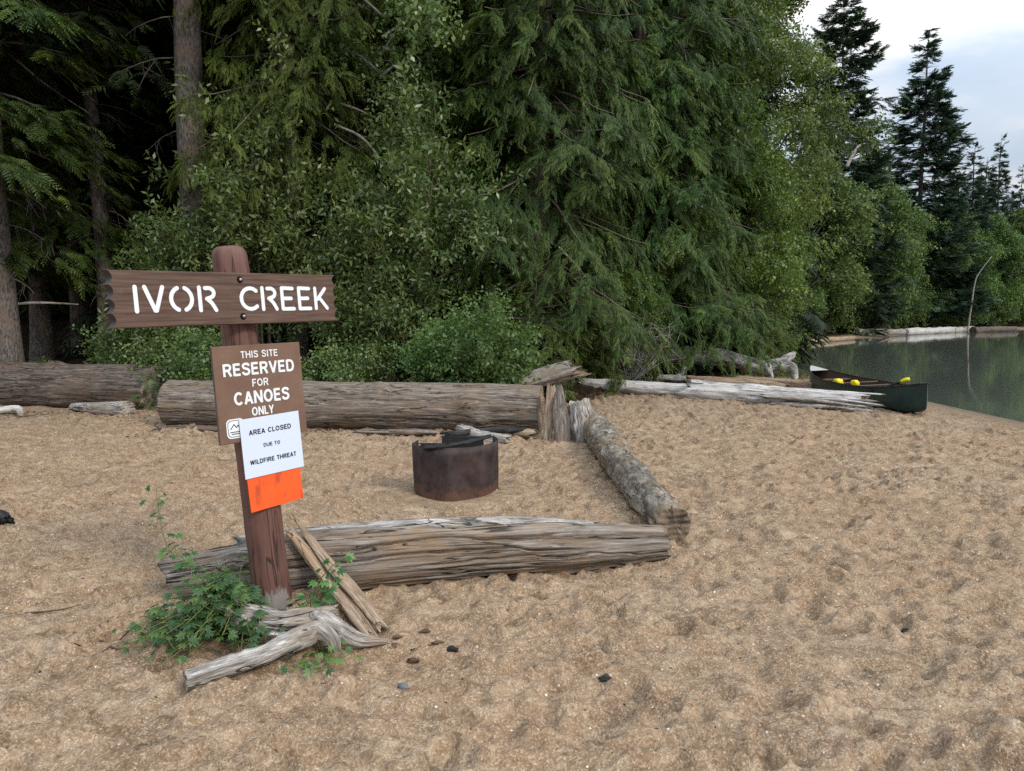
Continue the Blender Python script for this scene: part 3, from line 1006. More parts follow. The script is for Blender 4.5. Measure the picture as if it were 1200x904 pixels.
# ---- birches to the right
for kind, px, Y, s, lab in (
        ('birch_b', 800, 19.5, 1.0, 'birch with light leaves right of the last full cedar'),
        ('birch_a', 826, 21.0, 1.0, 'tall birch whose thin top lets bright sky through'),
        ('birch_a', 884, 22.5, 1.0, 'rightmost tall birch with ragged leaves against the sky'),
        ('birch_b', 868, 19.8, .72, 'mid height birch in front of the tall pair'),
        ('birch_b', 884, 24.5, .80, 'birch leaning over the lake edge'),
        ('birch_b', 765, 17.6, .62, 'short birch before the last full cedar')):
    plant(kind, 'birch_tree', px, Y, lab, 'tree', 'birches between the cedars and the lake', s)
for px, Y, s, lab in ((775, 18.2, .85, 'light green shrub behind the grey dead tangle'), (838, 19.6, .95, 'light green shrub under the birches'),
                      (868, 20.6, .95, 'round light green shrub beside the lake'), (725, 15.6, .6, 'pale yellow green shrub between young cedars')):
    plant('rightbush', 'leafy_shrub', px, Y, lab, 'shrub', 'leafy shrubs along the forest edge', s)
# ---- dark trees deep in the forest
rb = random.Random(4)
BACK = [(-60, 19), (-10, 22), (30, 25), (75, 24), (120, 26), (160, 23.5), (215, 25), (250, 20), (285, 22), (310, 18.5), (345, 20), (385, 18), (420, 21), (455, 18.5), (490, 20), (520, 19.5),
        (570, 20.5), (600, 23), (650, 22), (705, 22.5), (745, 21), (780, 24), (20, 31), (95, 31), (170, 31), (240, 30), (320, 28), (400, 27), (480, 27), (560, 28), (640, 29), (720, 29), (-70, 28)]
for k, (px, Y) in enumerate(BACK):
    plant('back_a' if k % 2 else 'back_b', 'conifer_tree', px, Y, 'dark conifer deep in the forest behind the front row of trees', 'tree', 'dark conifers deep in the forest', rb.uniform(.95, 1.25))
for px, Y, s in ((815, 27, .72), (850, 30, .60), (885, 33, .50), (915, 36, .5)):
    plant('back_b', 'conifer_tree', px, Y, 'short dark conifer behind the birches by the lake', 'tree', 'short dark conifers behind the birches', s)

def onland(px, Y, m):
    while float(sdist(np.array([xpos(px, Y)]), np.array([float(Y)]), SHORE)[0]) < m:
        Y += .5
    return Y


# ---- across the bay
for kind, px, Y, top, wx_, lab in (
        ('spruce_b', 984, 50, -4, 1.0, 'tall shaggy spruce at the left of the far shore, its top reaching the frame'),
        ('spruce_a', 1081, 63, 35, 1.0, 'tall conical spruce standing highest against the open sky'),
        ('spruce_c', 1138, 70, 168, 1.0, 'short dark spruce just right of the tall conical spruce'),
        ('spruce_c', 1168, 80, 158, .8, 'slim pointed spruce rising over the far right woods'),
        ('spruce_c', 1193, 88, 192, .8, 'small pointed spruce at the right edge of the skyline'),
        ('spruce_c', 1120, 72, 205, 1.1, 'dark spruce tucked under the right boughs of the conical spruce'),
        ('spruce_c', 1152, 76, 185, 1.1, 'dark spruce between the slim pointed spruce and its shorter neighbour'),
        ('spruce_c', 957, 47, 92, .9, 'dark spruce half hidden by the rightmost birch'),
        ('spruce_c', 1035, 66, 190, 1.0, 'dark spruce in the gap between the two tall spruces'),
        ('spruce_c', 1012, 58, 150, 1.0, 'dark spruce touching the right side of the shaggy spruce'),
        ('spruce_c', 1060, 72, 215, 1.5, 'dark spruce low behind the left boughs of the conical spruce'),
        ('spruce_c', 1098, 76, 215, 1.6, 'dark spruce low behind the right boughs of the conical spruce'),
        ('spruce_c', 1182, 84, 225, 1.5, 'dark spruce below the gap between the last two pointed spruces'),
        ('spruce_c', 1212, 82, 205, 1.1, 'dark spruce cut by the right edge of the photo')):
    Y = onland(px, Y, 3.5)
    x = at(px, top * .6 + 160, Y)[0]
    hh = at(px, top, Y)[2] - H(x, Y)
    h0 = {'spruce_a': 24, 'spruce_b': 23, 'spruce_c': 18}[kind]
    plant(kind, 'spruce_tree', px, Y, lab, 'tree', 'spruces across the bay', (hh / h0 * wx_, hh / h0 * wx_, hh / h0), x=x)
for kind, px, Y, top, lab in (
        ('fardec_a', 950, 37, 170, 'pale green leafy tree leaning over the bay beside the birches'),
        ('fardec_b', 985, 44, 235, 'leafy tree below the shaggy spruce'),
        ('fardec_a', 1020, 50, 188, 'broad leafy tree right of the shaggy spruce'),
        ('fardec_b', 1050, 55, 232, 'leafy tree left of the round crowned one on the far shore'),
        ('fardec_a', 1092, 59, 262, 'round crowned leafy tree under the conical spruce'),
        ('fardec_b', 1128, 64, 245, 'leafy tree behind the leaning white trunk'),
        ('fardec_a', 1160, 67, 248, 'leafy tree right of the leaning white trunk'),
        ('fardec_b', 1190, 72, 240, 'leafy tree at the right end of the far shore'),
        ('fardec_b', 962, 40, 262, 'lower leafy tree where the far shore begins')):
    Y = onland(px, Y, 3.0)
    x = xpos(px, Y)
    hh = at(px, top, Y)[2] - H(x, Y)
    plant(kind, 'leafy_tree', px, Y, lab, 'tree', 'leafy trees across the bay', hh / (10 if kind == 'fardec_a' else 11))
for px, Y, s, lab in ((935, 36.5, .75, 'low bush at the near end of the far shore'), (962, 43.2, .85, 'low bush left of the grey shore logs'), (992, 47.5, .9, 'low bush above the first grey shore log'),
                      (1022, 52, .85, 'low bush behind the middle of the far beach'), (1055, 56.5, .9, 'low bush behind the tangled shore logs'), (1090, 61, .9, 'low bush under the round crowned tree'),
                      (1118, 63.5, .85, 'low bush left of the leaning white trunk foot'), (1160, 68, .95, 'low bush right of the leaning white trunk foot'), (1195, 73, 1.0, 'low bush at the right end of the far shore'),
                      (918, 29.5, .62, 'overhanging bush where the near shore meets the water')):
    Y = onland(px, Y, 2.2)
    plant('farbush', 'shore_bush', px, Y, lab, 'shrub', 'low bushes along the far shore', s)
# leaning white dead trunk and its far shore logs
q = [at(1134, 386, 60.5), at(1138, 360, 60.6), at(1143, 330, 60.7), at(1149, 318, 60.8), at(1162, 301, 61)]
q[0][2] = WATER_Z - .1
o = wood('dead_birch', q, [.08, .07, .05, .035, .02], [W_GREY], sides=10, seg=24, rough=.05, groove=.03, seed=3)
tag(o, 'leaning bare white trunk at the far waterline', 'dead tree')
for pts, r, mt, lab in (([(928, 402, 44), (965, 399, 47), (1000, 396, 49)], .16, W_TAN, 'long pale log at the left end of the far beach'),
                        ([(1003, 393, 50.5), (1058, 391, 54.5)], .28, W_GREY, 'thick grey log along the middle of the far beach'),
                        ([(1056, 388, 56), (1078, 384, 57), (1095, 388, 58)], .26, W_DARKLOG, 'dark arched log in the shore tangle'),
                        ([(1060, 391, 55), (1120, 388, 60), (1140, 387, 62)], .30, W_PALE, 'pale log leading to the leaning white trunk'),
                        ([(1120, 384, 62), (1145, 383, 63)], .14, W_GREY, 'thin grey log behind the foot of the white trunk'),
                        ([(1140, 388, 62.5), (1190, 387, 68)], .30, W_DARKLOG, 'dark log right of the white trunk at the waterline')):
    P = [atz(t[0], t[1], WATER_Z + .12) for t in pts]
    for p_ in P: p_[2] = max(H(p_[0], p_[1]), WATER_Z) + r * .6
    tag(wood('shore_log', P, [r, r * .9], [mt], sides=12, seg=30, rough=.12, groove=.05, seed=int(pts[0][0]), jag=.1), lab, 'log', 'driftwood on the far shore')

# ------------------------------------------------------------------ the big logs round the site


def gz(P, lift):
    """points given as (x, y[, extra lift]) put on the sand"""
    return [(p[0], p[1], H(p[0], p[1]) + lift + (p[2] if len(p) > 2 else 0)) for p in P]


tag(wood('fallen_log', gz([(-11.6, 13.0), (-9, 12.25), (-5.50, 11.40)], .30), [.37, .37, .37], [W_DARKLOG, E_PALE], sides=120, seg=180, rough=.05, groove=.035, seed=1, knots=6, jag=.02, splits=((.9, .025, .08, .3, 1.1), (1.5, .02, .07, .1, .8))),
    'thick dark log at the left with its round cut end facing the gap', 'log')
tag(wood('fallen_log', gz([(-4.55, 9.78), (-2.0, 9.50), (.36, 9.12)], .28), [.31, .32, .325], [W_BROWN, E_BROWN], sides=170, seg=240, rough=.04, groove=.022, seed=2, knots=12, jag=.02, step=.04, splits=((.7, .02, .07, .05, .5), (1.2, .02, .08, .35, .9), (1.7, .018, .06, -.1, .4), (.35, .02, .07, .5, 1.1), (2.0, .018, .06, .55, 1.1))),
    'longest brown grey log, lying behind the fire ring', 'log')
fl = wood('split_log', [(-1.82, 3.86, .03), (-1.2, 3.95, .10), (-.45, 4.06, .135), (.3, 4.24, .11), (.92, 4.43, .085)], [.16, .175, .17, .145, .105], [W_FRONT, E_GREY],
          sides=170, seg=240, rough=.08, groove=.045, seed=6, knots=7, jag=.05, step=.16, splits=((.78, .05, .30, .30, 1.06), (1.25, .035, .18, .1, .8), (.25, .05, .25, -.06, .55), (1.65, .03, .14, .45, 1.06)))
tag(fl, 'cracked split log lying on the sand behind the sign post', 'log')
st = wood('split_strip', [(-1.55, 4.04, .22), (-1.1, 4.07, .255), (-.5, 4.15, .272), (.1, 4.29, .24), (.5, 4.38, .205)], [.03, .05, .055, .05, .03], [W_GREY], aspect=(.8, 1.3), sides=22, seg=70, rough=.1, groove=.06, seed=8, jag=.05)
st2 = wood('torn_strip', [(.02, 4.19, .19), (.25, 4.215, .215), (.5, 4.28, .20), (.9, 4.40, .165)], [.02, .06, .055, .045], [W_FRONT], aspect=(.7, 1.35), sides=20, seg=50, rough=.14, groove=.08, seed=9, jag=.05, knots=2)
for c in (st, st2):
    M = c.location.copy(); c.parent = fl; c.location = M - fl.location
tag(wood('bark_log', [(1.06, 4.72, .115), (1.0, 5.7, .125), (.96, 7.2, .14), (.98, 8.45, .15)], [.115, .135, .155, .175], [W_BARKY, E_BROWN], sides=48, seg=150, rough=.10, groove=.06, seed=12, knots=7, jag=.02, hollow=.0),
    'blotchy bark log running away from the split log towards the stumps', 'log')
# broken pieces between the two
tag(wood('leaning_slab', [at(655, 457, 8.75), at(657, 490, 8.45), at(659, 530, 8.12)], [.07, .135, .10], [W_DARKLOG, E_DARK], aspect=(.55, .8), sides=30, seg=40, rough=.12, groove=.12, seed=14, jag=.10, step=.1),
    'dark rough slab leaning on the right end of the longest log', 'driftwood')
tag(wood('split_board', [at(646, 455, 8.72), at(643, 492, 8.6), at(641, 518, 8.45)], [.045, .06, .04], [W_TAN, W_TAN], aspect=(.4, 1.1), sides=16, seg=30, rough=.08, groove=.06, seed=15, jag=.1),
    'pale freshly split board against the cut face of the longest log', 'driftwood')
tag(wood('stump_piece', [at(679, 473, 8.6), at(682, 500, 8.5), at(684, 523, 8.42)], [.12, .16, .14], [W_GREY, E_GREY], sides=32, seg=40, rough=.16, groove=.12, seed=16, jag=.06, knots=6, step=.12),
    'upright gnarled grey stump piece with a knot whorl, between slab and bark log', 'driftwood')
tag(wood('wood_chunk', [at(694, 502, 8.5), at(697, 519, 8.4)], [.045, .05], [wood_mat('red_brown_wood', (.08, .03, .02), (.22, .09, .055), (.4, .22, .15))], sides=14, seg=16, rough=.2, groove=.1, seed=17, jag=.1),
    'small reddish wood chunk at the foot of the bark log', 'driftwood')
tag(wood('wood_chunk', gz([(.06, 8.72, .05), (.26, 8.62, .05)], .02), [.09, .08], [W_TAN, W_TAN], aspect=(.7, 1), sides=12, seg=14, rough=.12, groove=.1, seed=18, jag=.1),
    'pale tan chunk wedged under the right end of the longest log', 'driftwood')
tag(wood('driftwood_stick', gz([(-.05, 8.35), (-.32, 8.5), (-.6, 8.75, .06)], .05), [.06, .08, .05], [W_GREY, E_GREY], sides=18, seg=30, rough=.2, groove=.1, seed=19, jag=.1),
    'knobby grey stick lying in front of the longest log, right of the fire ring', 'driftwood')
tag(wood('charred_stick', gz([(-.75, 8.55, .02), (-.3, 8.62, .05), (.2, 8.66, .06)], .05), [.035, .045, .03], [W_BURNT], sides=12, seg=24, rough=.15, groove=.1, seed=20, jag=.1),
    'dark charred stick under the longest log', 'driftwood')
tag(wood('broken_log', [at(596, 453, 11.0), at(640, 441, 11.0), at(672, 433, 10.9)], [.13, .15, .14], [W_GREY, E_BROWN], sides=36, seg=50, rough=.10, groove=.08, seed=22, jag=.3, step=.08),
    'broken grey log stub tilting up behind the end of the longest log', 'log')
tag(wood('bark_piece', gz([(.75, 10.6), (.95, 10.65)], .07), [.10, .09], [wood_mat('rotten_brown', (.05, .03, .018), (.16, .095, .06), (.28, .19, .13))], sides=16, seg=18, rough=.25, groove=.15, seed=23, jag=.2),
    'crumbling brown chunk below the tilted log stub', 'driftwood')
# white drift logs
tag(wood('drift_log', gz([(1.15, 13.9), (2.3, 13.55), (3.35, 13.1)], .11), [.12, .13, .12], [W_PALE, E_GREY], sides=36, seg=70, rough=.08, groove=.07, seed=24, jag=.14, step=.10),
    'bleached white log, left one of the pair lying across the sand', 'log')
dl = wood('drift_log', gz([(3.12, 12.95), (4.4, 12.35), (5.62, 11.75, .03)], .14), [.19, .18, .09], [W_PALE, E_GREY], sides=48, seg=90, rough=.09, groove=.09, seed=25, jag=.35, step=.16)
tag(dl, 'bleached white splintered log reaching in front of the canoe', 'log')
for k, (a, bq, r) in enumerate((((4.0, 12.5, .24), (5.9, 11.70, .24), .045), ((4.3, 12.25, .03), (5.62, 11.42, .01), .07), ((4.7, 12.15, .15), (5.75, 11.50, .10), .04), ((4.2, 12.25, .15), (5.5, 11.5, .07), .05))):
    c = wood('splinter', [a, ((a[0] + bq[0]) / 2, (a[1] + bq[1]) / 2, (a[2] + bq[2]) / 2 + .015), bq], [r, r * .9, r * .4], [W_PALE if k % 2 == 0 else W_GREY], aspect=(.7, 1.2), sides=16, seg=36, rough=.15, groove=.12, seed=30 + k, jag=.1)
    zo = H(4.8, 12)
    M = c.location.copy(); M.z += zo; c.parent = dl; c.location = M - dl.location
tag(wood('drift_log', gz([(3.6, 15.2), (4.7, 14.6), (5.3, 14.2)], .12), [.10, .11, .05], [W_TAN, E_BROWN], sides=24, seg=40, rough=.1, groove=.08, seed=36, jag=.15),
    'slim brown log between the root log and the white logs', 'log')
rl = wood('root_log', [at(752, 416, 17.2), at(800, 416, 17.2), at(850, 420, 17.1), at(893, 430, 17.0), at(918, 428, 16.9)], [.20, .22, .20, .17, .19], [wood_mat('birchy_grey_log', (.06, .055, .05), (.26, .245, .225), (.52, .50, .47), streak=(5, 9, 9), crack=.7, bump=.9, spots=.6, spotcol=(.05, .04, .03)), E_DARK], sides=36, seg=80, rough=.14, groove=.07, seed=37, jag=.1, knots=6)
tag(rl, 'mottled grey root log with a forked flared end by the lake', 'log')
for pts, rr, sd in (([at(896, 428, 16.9), at(902, 440, 16.7), at(904, 452, 16.6)], [.12, .08, .06], 38), ([at(914, 430, 16.8), at(928, 432, 16.7), at(932, 445, 16.6)], [.14, .11, .07], 39), ([at(912, 428, 16.9), at(926, 418, 16.9), at(930, 414, 17)], [.13, .09, .05], 40), ([at(806, 424, 17.0), at(800, 436, 16.6), at(790, 444, 16.3)], [.09, .07, .05], 41)):
    c = wood('root_prong', pts, rr, [rl.data.materials[0]], sides=16, seg=24, rough=.15, groove=.1, seed=sd, jag=.08)
    M = c.location.copy(); c.parent = rl; c.location = M - rl.location
tag(wood('drift_log', gz([(3.05, 15.6), (3.75, 15.4), (4.4, 15.5)], .10), [.07, .09, .05], [W_GREY, E_GREY], sides=18, seg=30, rough=.18, groove=.1, seed=42, jag=.1),
    'small pale branch stub under the left part of the root log', 'driftwood')
tag(wood('drift_log', gz([(4.9, 16.0), (5.9, 15.2), (6.5, 14.9)], .09), [.08, .10, .05], [W_TAN, E_BROWN], sides=20, seg=34, rough=.12, groove=.08, seed=43, jag=.12),
    'tan driftwood pole in front of the forked root', 'driftwood')
# left side pieces
tag(wood('driftwood_stick', gz([(-6.6, 11.0), (-6.0, 10.75), (-5.55, 10.62, .02)], .08), [.05, .10, .12], [W_GREY, E_GREY], sides=24, seg=34, rough=.08, groove=.05, seed=44, jag=.05),
    'short grey stub lying in front of the dark log', 'driftwood')
tag(wood('driftwood_stick', gz([(-7.55, 10.75), (-7.25, 10.75, .03), (-7.0, 10.45)], .05), [.05, .05, .035], [W_PALE, E_GREY], sides=14, seg=24, rough=.12, groove=.06, seed=45),
    'curved pale stick at the left edge below the dark log', 'driftwood')
tag(wood('driftwood_stick', gz([(-4.5, 9.3), (-4.0, 9.22), (-3.5, 9.2)], .03), [.04, .06, .05], [W_DARKLOG], aspect=(.7, 1.4), sides=14, seg=26, rough=.15, groove=.08, seed=46, jag=.08),
    'flat dark board under the left end of the longest log', 'driftwood')
tag(wood('driftwood_stick', gz([(-1.9, 8.9), (-1.2, 8.85), (-.85, 8.8)], .05), [.03, .055, .03], [W_BROWN], aspect=(.7, 1.3), sides=14, seg=26, rough=.15, groove=.08, seed=47, jag=.08),
    'brown flat stick under the longest log behind the fire ring', 'driftwood')
tag(wood('charred_stick', gz([(-3.85, 5.05), (-3.62, 5.07, .02), (-3.5, 5.02)], .05), [.05, .055, .03], [W_BURNT], sides=14, seg=20, rough=.2, groove=.1, seed=48, jag=.1),
    'black burnt stick end at the left edge of the sand', 'driftwood')

# ------------------------------------------------------------------ driftwood piled at the post
gA = [W_GREY, E_GREY]
tag(wood('driftwood_branch', [atz(243, 704, .185), atz(263, 712, .165), atz(290, 722, .135), atz(325, 727, .115), atz(362, 724, .11), atz(392, 716, .10)], [.042, .058, .060, .050, .050, .025], gA, aspect=(1.0, .9), sides=36, seg=90, rough=.22, groove=.20, seed=50, jag=.06, knots=5, step=.06),
    'bulky curved grey driftwood piece resting against the post foot', 'driftwood')
lb = wood('driftwood_branch', [atz(217, 797, .045), atz(262, 783, .055), atz(312, 766, .07), atz(352, 746, .10), atz(374, 738, .115), atz(388, 746, .10), atz(394, 762, .04)], [.040, .042, .043, .052, .043, .034, .024], gA, sides=36, seg=110, rough=.16, groove=.13, seed=51, jag=.004, knots=7, step=.05)
tag(lb, 'long grey driftwood limb with a sawn left end and a hooked right end', 'driftwood')
tag(wood('driftwood_branch', [atz(366, 722, .12), atz(384, 730, .10), atz(402, 741, .07), atz(422, 751, .045), atz(456, 752, .03)], [.04, .05, .045, .030, .010], gA, sides=30, seg=80, rough=.24, groove=.20, seed=52, jag=.02, knots=8, step=.08),
    'knotty grey driftwood root tapering to a point on the right of the pile', 'driftwood')
tag(wood('leaning_board', [at(344, 628, 3.86), at(372, 663, 3.74), at(402, 703, 3.58), atz(436, 747, .02)], [.035, .055, .062, .035], [W_TAN, W_TAN], aspect=(.42, .85), sides=26, seg=60, rough=.1, groove=.08, seed=53, jag=.08, step=.06),
    'broad tan split board leaning on the log right of the post', 'driftwood')
tag(wood('leaning_board', [at(348, 611, 3.92), at(368, 638, 3.83), at(392, 668, 3.70), at(420, 700, 3.58), atz(447, 735, .02)], [.012, .028, .040, .046, .03], [W_TAN, W_TAN], aspect=(.5, .9), sides=22, seg=60, rough=.12, groove=.07, seed=54, jag=.08),
    'narrow pointed tan board leaning behind the broad one', 'driftwood')
tag(wood('driftwood_sliver', [atz(262, 724, .09), atz(300, 740, .075), atz(340, 743, .07)], [.012, .022, .012], [W_PALE], aspect=(.5, 1), sides=14, seg=30, rough=.1, groove=.06, seed=55),
    'thin pale sliver under the curved driftwood piece', 'driftwood')

# ------------------------------------------------------------------ the sign post
P_PAINT = None


def post_mat():
    m, nt, N, L = new_mat('brown_painted_post')
    b = NB(nt)
    g = b.attr('grain').outputs['Vector']
    n1 = b.noise(b.mapping(g, (2, 24, 24)), 1, 5, .6)
    c = b.ramp(n1, [(.3, (.076, .034, .025)), (.55, (.135, .064, .047)), (.8, (.190, .102, .078))])
    hz = b.noise(b.mapping(g, (7, 3, 3)), 1, 3)
    c = b.mix(b.rampf(hz, .45, .7, 0, .5), c, (.165, .082, .068))
    sx = b.n('ShaderNodeSeparateXYZ', ins={0: g})
    w = b.noise(b.mapping(g, (9, 40, 40)), 1, 5, .65)
    # bare worn wood low on the right face
    d1 = b.rampf(sx.outputs[0], .02, .34, 1, 0)
    d2 = b.rampf(sx.outputs[1], -.055, .0, 1, 0) if False else b.rampf(b.attr('worn').outputs['Fac'], 0, 1)
    c = b.mix(b.rampf(b.math('ADD', b.math('MULTIPLY', d2, .8), w), .95, 1.08), c, b.mix(n1, (.12, .10, .09), (.33, .30, .28)))
    cn = b.math('ABSOLUTE', b.math('SUBTRACT', b.noise(b.mapping(g, (.7, 11, 11), (1, 5, 2)), 1, 3, .5), .5))
    cr = b.rampf(cn, 0, .011, 1, 0)
    c = b.mix(b.math('MULTIPLY', cr, .9), c, (.012, .006, .005))
    b.out(b.princ(c, .62, .35, normal=b.bump(b.math('SUBTRACT', n1, cr), .5, .006)))
    return m


def board_mat(name, c0, c1, c2, streak, wear, wearcol):
    m, nt, N, L = new_mat(name)
    b = NB(nt)
    g = b.n('ShaderNodeTexCoord').outputs['Object']
    n1 = b.noise(b.mapping(g, streak), 1, 6, .62)
    c = b.ramp(n1, [(.28, c0), (.5, c1), (.75, c2)])
    n2 = b.noise(b.mapping(g, (4, 9, 9)), 1, 6, .68)
    c = b.mix(b.rampf(n2, .60, .74, 0, wear), c, wearcol)
    c = b.mix(b.rampf(b.noise(g, 55, 3, .7), .70, .76, 0, .5), c, wearcol)
    b.out(b.princ(c, .7, .3, normal=b.bump(n1, .35, .004)))
    return m


M_POST = post_mat()
M_BOARD = board_mat('stained_sign_board', (.038, .021, .016), (.098, .056, .040), (.165, .104, .077), (3.5, 70, 70), .45, (.21, .155, .125))
M_BEDGE = plain_mat('dark_carved_edge', (.035, .026, .024), .6, .3, .5, 20)
M_PANEL = board_mat('brown_painted_panel', (.135, .075, .050), (.170, .098, .067), (.205, .125, .088), (6, 6, 6), .5, (.27, .19, .145))
M_PEDGE = plain_mat('panel_plywood_edge', (.10, .08, .075), .8, .2, .5, 40)
M_WHITE = plain_mat('white_sign_paint', (.72, .74, .76), .6, .3, .10, 60)
M_PAPER = plain_mat('white_laminated_paper', (.60, .66, .80), .35, .45, .03, 5)
M_BLACK = plain_mat('black_ink', (.015, .015, .018), .6, .3, .1, 5)
M_STEEL = plain_mat('bolt_steel', (.30, .29, .28), .4, .5, .3, 80, .9)
M_BOLT_SHADE = plain_mat('bolt_recess_shade', (.006, .005, .005), .9, .1, .2, 20)  # near-black colour standing in for shade around the bolts


def orange_mat():
    m, nt, N, L = new_mat('orange_painted_plate')
    b = NB(nt)
    g = b.n('ShaderNodeTexCoord').outputs['Object']
    c = b.mix(b.noise(g, 14, 5), (.78, .085, .012), (.88, .12, .02))
    sm = b.rampf(b.noise(b.mapping(g, (14, 14, 7), (3, 0, .35)), 1, 5, .62), .55, .68, 0, .55)
    c = b.mix(sm, c, (.20, .045, .02))
    b.out(b.princ(c, .55, .35))
    return m


M_ORANGE = orange_mat()
BASE = np.array([-1.212, 3.64, 0.0])
TOPP = np.array([-1.384, 3.655, 1.816])
AX = (TOPP - BASE) / np.linalg.norm(TOPP - BASE)
PL = np.linalg.norm(TOPP - BASE)
YAW = math.radians(51)
S0 = np.array([math.cos(YAW), math.sin(YAW), 0])
NF = np.cross(S0, AX); NF /= np.linalg.norm(NF)          # outward, towards the viewer's right
if NF[1] > 0: NF = -NF
S1 = np.cross(AX, NF); S1 = S1 if S1 @ S0 > 0 else -S1

sign = tag(empty('signpost', tuple(BASE)), 'leaning brown sign post carrying the carved name board, two notices and an orange plate', 'signpost')
# post
zz = np.concatenate([np.linspace(-.3, PL - .05, 46), [PL - .03, PL - .015, PL - .004]])
rr = np.interp(zz, [-.3, 0, PL], [.097, .094, .080])
rr[-3:] *= [.95, .86, .68]
V, Q, T, G = tube(BASE + AX * zz[:, None], rr, 40, True)
G[:, 0] -= .3
rel = nrm(V - (BASE + AX * ((V - BASE) @ AX)[:, None]))
hgt = (V - BASE) @ AX
face = rel @ nrm(np.array([.55, -.83, 0]))
rng_ = fbm2(np.arctan2(rel[:, 1], rel[:, 0]) * 3, hgt * 7, 3)
V = V + rel * (.002 * rng_ + .0015 * fbm2(np.arctan2(rel[:, 1], rel[:, 0]) * 9, hgt * 2, 2))[:, None]
worn = np.clip((.20 - hgt) / .14, 0, 1) * np.clip((face - .55) / .3, 0, 1)
me = mesh_from('post', V - BASE, Q, T, {'grain': G, 'worn': worn}, [M_POST], None, True)
post = link('post', me, sign)


def sub(name, pm, mats, parent, **kw):
    """part built in world metres, then re-based on the sign post"""
    pm.v = [tuple(np.array(p) - BASE) for p in pm.v]
    o = pm.obj(name, mats, parent, **kw)
    return o


def plane_pts(off, pts):
    O = BASE + NF * off
    R = []
    for u, v in pts:
        d = ray(u, v)
        t = ((O - CC) @ NF) / (d @ NF)
        q = CC + t * d - O
        R.append((q @ S1, q @ AX))
    return np.array(R)


def rect_fit(off, pts):
    """best rectangle (centre, half sizes, roll) for the four measured corners of a board lying in the sign plane"""
    R = plane_pts(off, pts)
    c = R.mean(0)
    e = (R[1] - R[0] + R[2] - R[3]) / 2
    ang = math.atan2(e[1], e[0])
    w = np.linalg.norm(e)
    h_ = np.linalg.norm(R[0] - R[3] + R[1] - R[2]) / 2
    return c, w / 2, h_ / 2, ang


def frame_of(off, c, ang):
    A = S1 * math.cos(ang) + AX * math.sin(ang)
    B = -S1 * math.sin(ang) + AX * math.cos(ang)
    return BASE + NF * off + S1 * c[0] + AX * c[1], A, B


def local_frame_obj(name, pm, mats, parent, O, A, B, **kw):
    """object whose local x runs along the board, so streaks follow it; pm holds (x, y, z) local: along, out, up"""
    o = pm.obj(name, mats, parent, **kw)
    M = Matrix(((A[0], -NF[0], B[0], O[0] - BASE[0]), (A[1], -NF[1], B[1], O[1] - BASE[1]), (A[2], -NF[2], B[2], O[2] - BASE[2]), (0, 0, 0, 1)))
    o.matrix_basis = M
    return o


# --- name board with scalloped ends
OFF = .085
c, hw, hh, ang = rect_fit(OFF + .056, [(125, 317), (391, 322), (398, 375), (130, 386)])
ang -= .006
O, A, B = frame_of(OFF, c, ang)
out = []
n_sc = 4
for sgn in (1, -1):
    pts = []
    for k in range(n_sc):
        t0 = -hh + 2 * hh * k / n_sc
        for q in range(9):
            f = q / 9
            pts.append((hw - .021 * math.sin(PI * f) ** .7, t0 + 2 * hh / n_sc * f))
    pts.append((hw, hh))
    if sgn == -1:
        pts = [(-a, -b_) for a, b_ in pts]
    out += pts
pm = PM()
n = len(out)
fr = [(a, -.056, b_) for a, b_ in out]; bk = [(a * 1.0, 0, b_) for a, b_ in out]
pm.add(fr + bk, [tuple(range(n)), tuple(range(n, 2 * n))[::-1]], 0)
for i in range(n):
    j = (i + 1) % n
    flat_edge = abs(out[i][1]) > hh - 1e-6 and abs(out[j][1]) > hh - 1e-6 and abs(out[i][0] - out[j][0]) > .1
    pm.f.append((i, n + i, n + j, j)); pm.m.append(0 if flat_edge else 1)
nb = local_frame_obj('name_board', pm, [M_BOARD, M_BEDGE], sign, O, A, B, bevel=.003)


def capsule(P, w, n=7):
    """round-ended stroke outline following polyline P"""
    P = np.array(P, float)
    if len(P) > 2: P = catmull(P, 14)
    T = nrm(np.gradient(P, axis=0)); Nn = np.stack([-T[:, 1], T[:, 0]], 1)
    L, R_ = P + Nn * w / 2, P - Nn * w / 2
    a0 = math.atan2(Nn[-1][1], Nn[-1][0])
    e = [P[-1] + w / 2 * np.array([math.cos(a0 - PI * k / n), math.sin(a0 - PI * k / n)]) for k in range(1, n)]
    a1 = math.atan2(-Nn[0][1], -Nn[0][0])
    s_ = [P[0] + w / 2 * np.array([math.cos(a1 - PI * k / n), math.sin(a1 - PI * k / n)]) for k in range(1, n)]
    m = len(P)
    V = np.vstack([L, R_, e, s_])
    F = [(i, m + i, m + i + 1, i + 1) for i in range(m - 1)]
    F.append(tuple([m - 1, 2 * m - 1] + [2 * m + len(e) - 1 - k for k in range(len(e))]))
    F.append(tuple([m, 0] + [2 * m + len(e) + len(s_) - 1 - k for k in range(len(s_))]))
    return V, F


def arc(cx, cy, rx, ry, a0, a1, n=9):
    return [(cx + rx * math.cos(math.radians(a0 + (a1 - a0) * k / n)), cy + ry * math.sin(math.radians(a0 + (a1 - a0) * k / n))) for k in range(n + 1)]


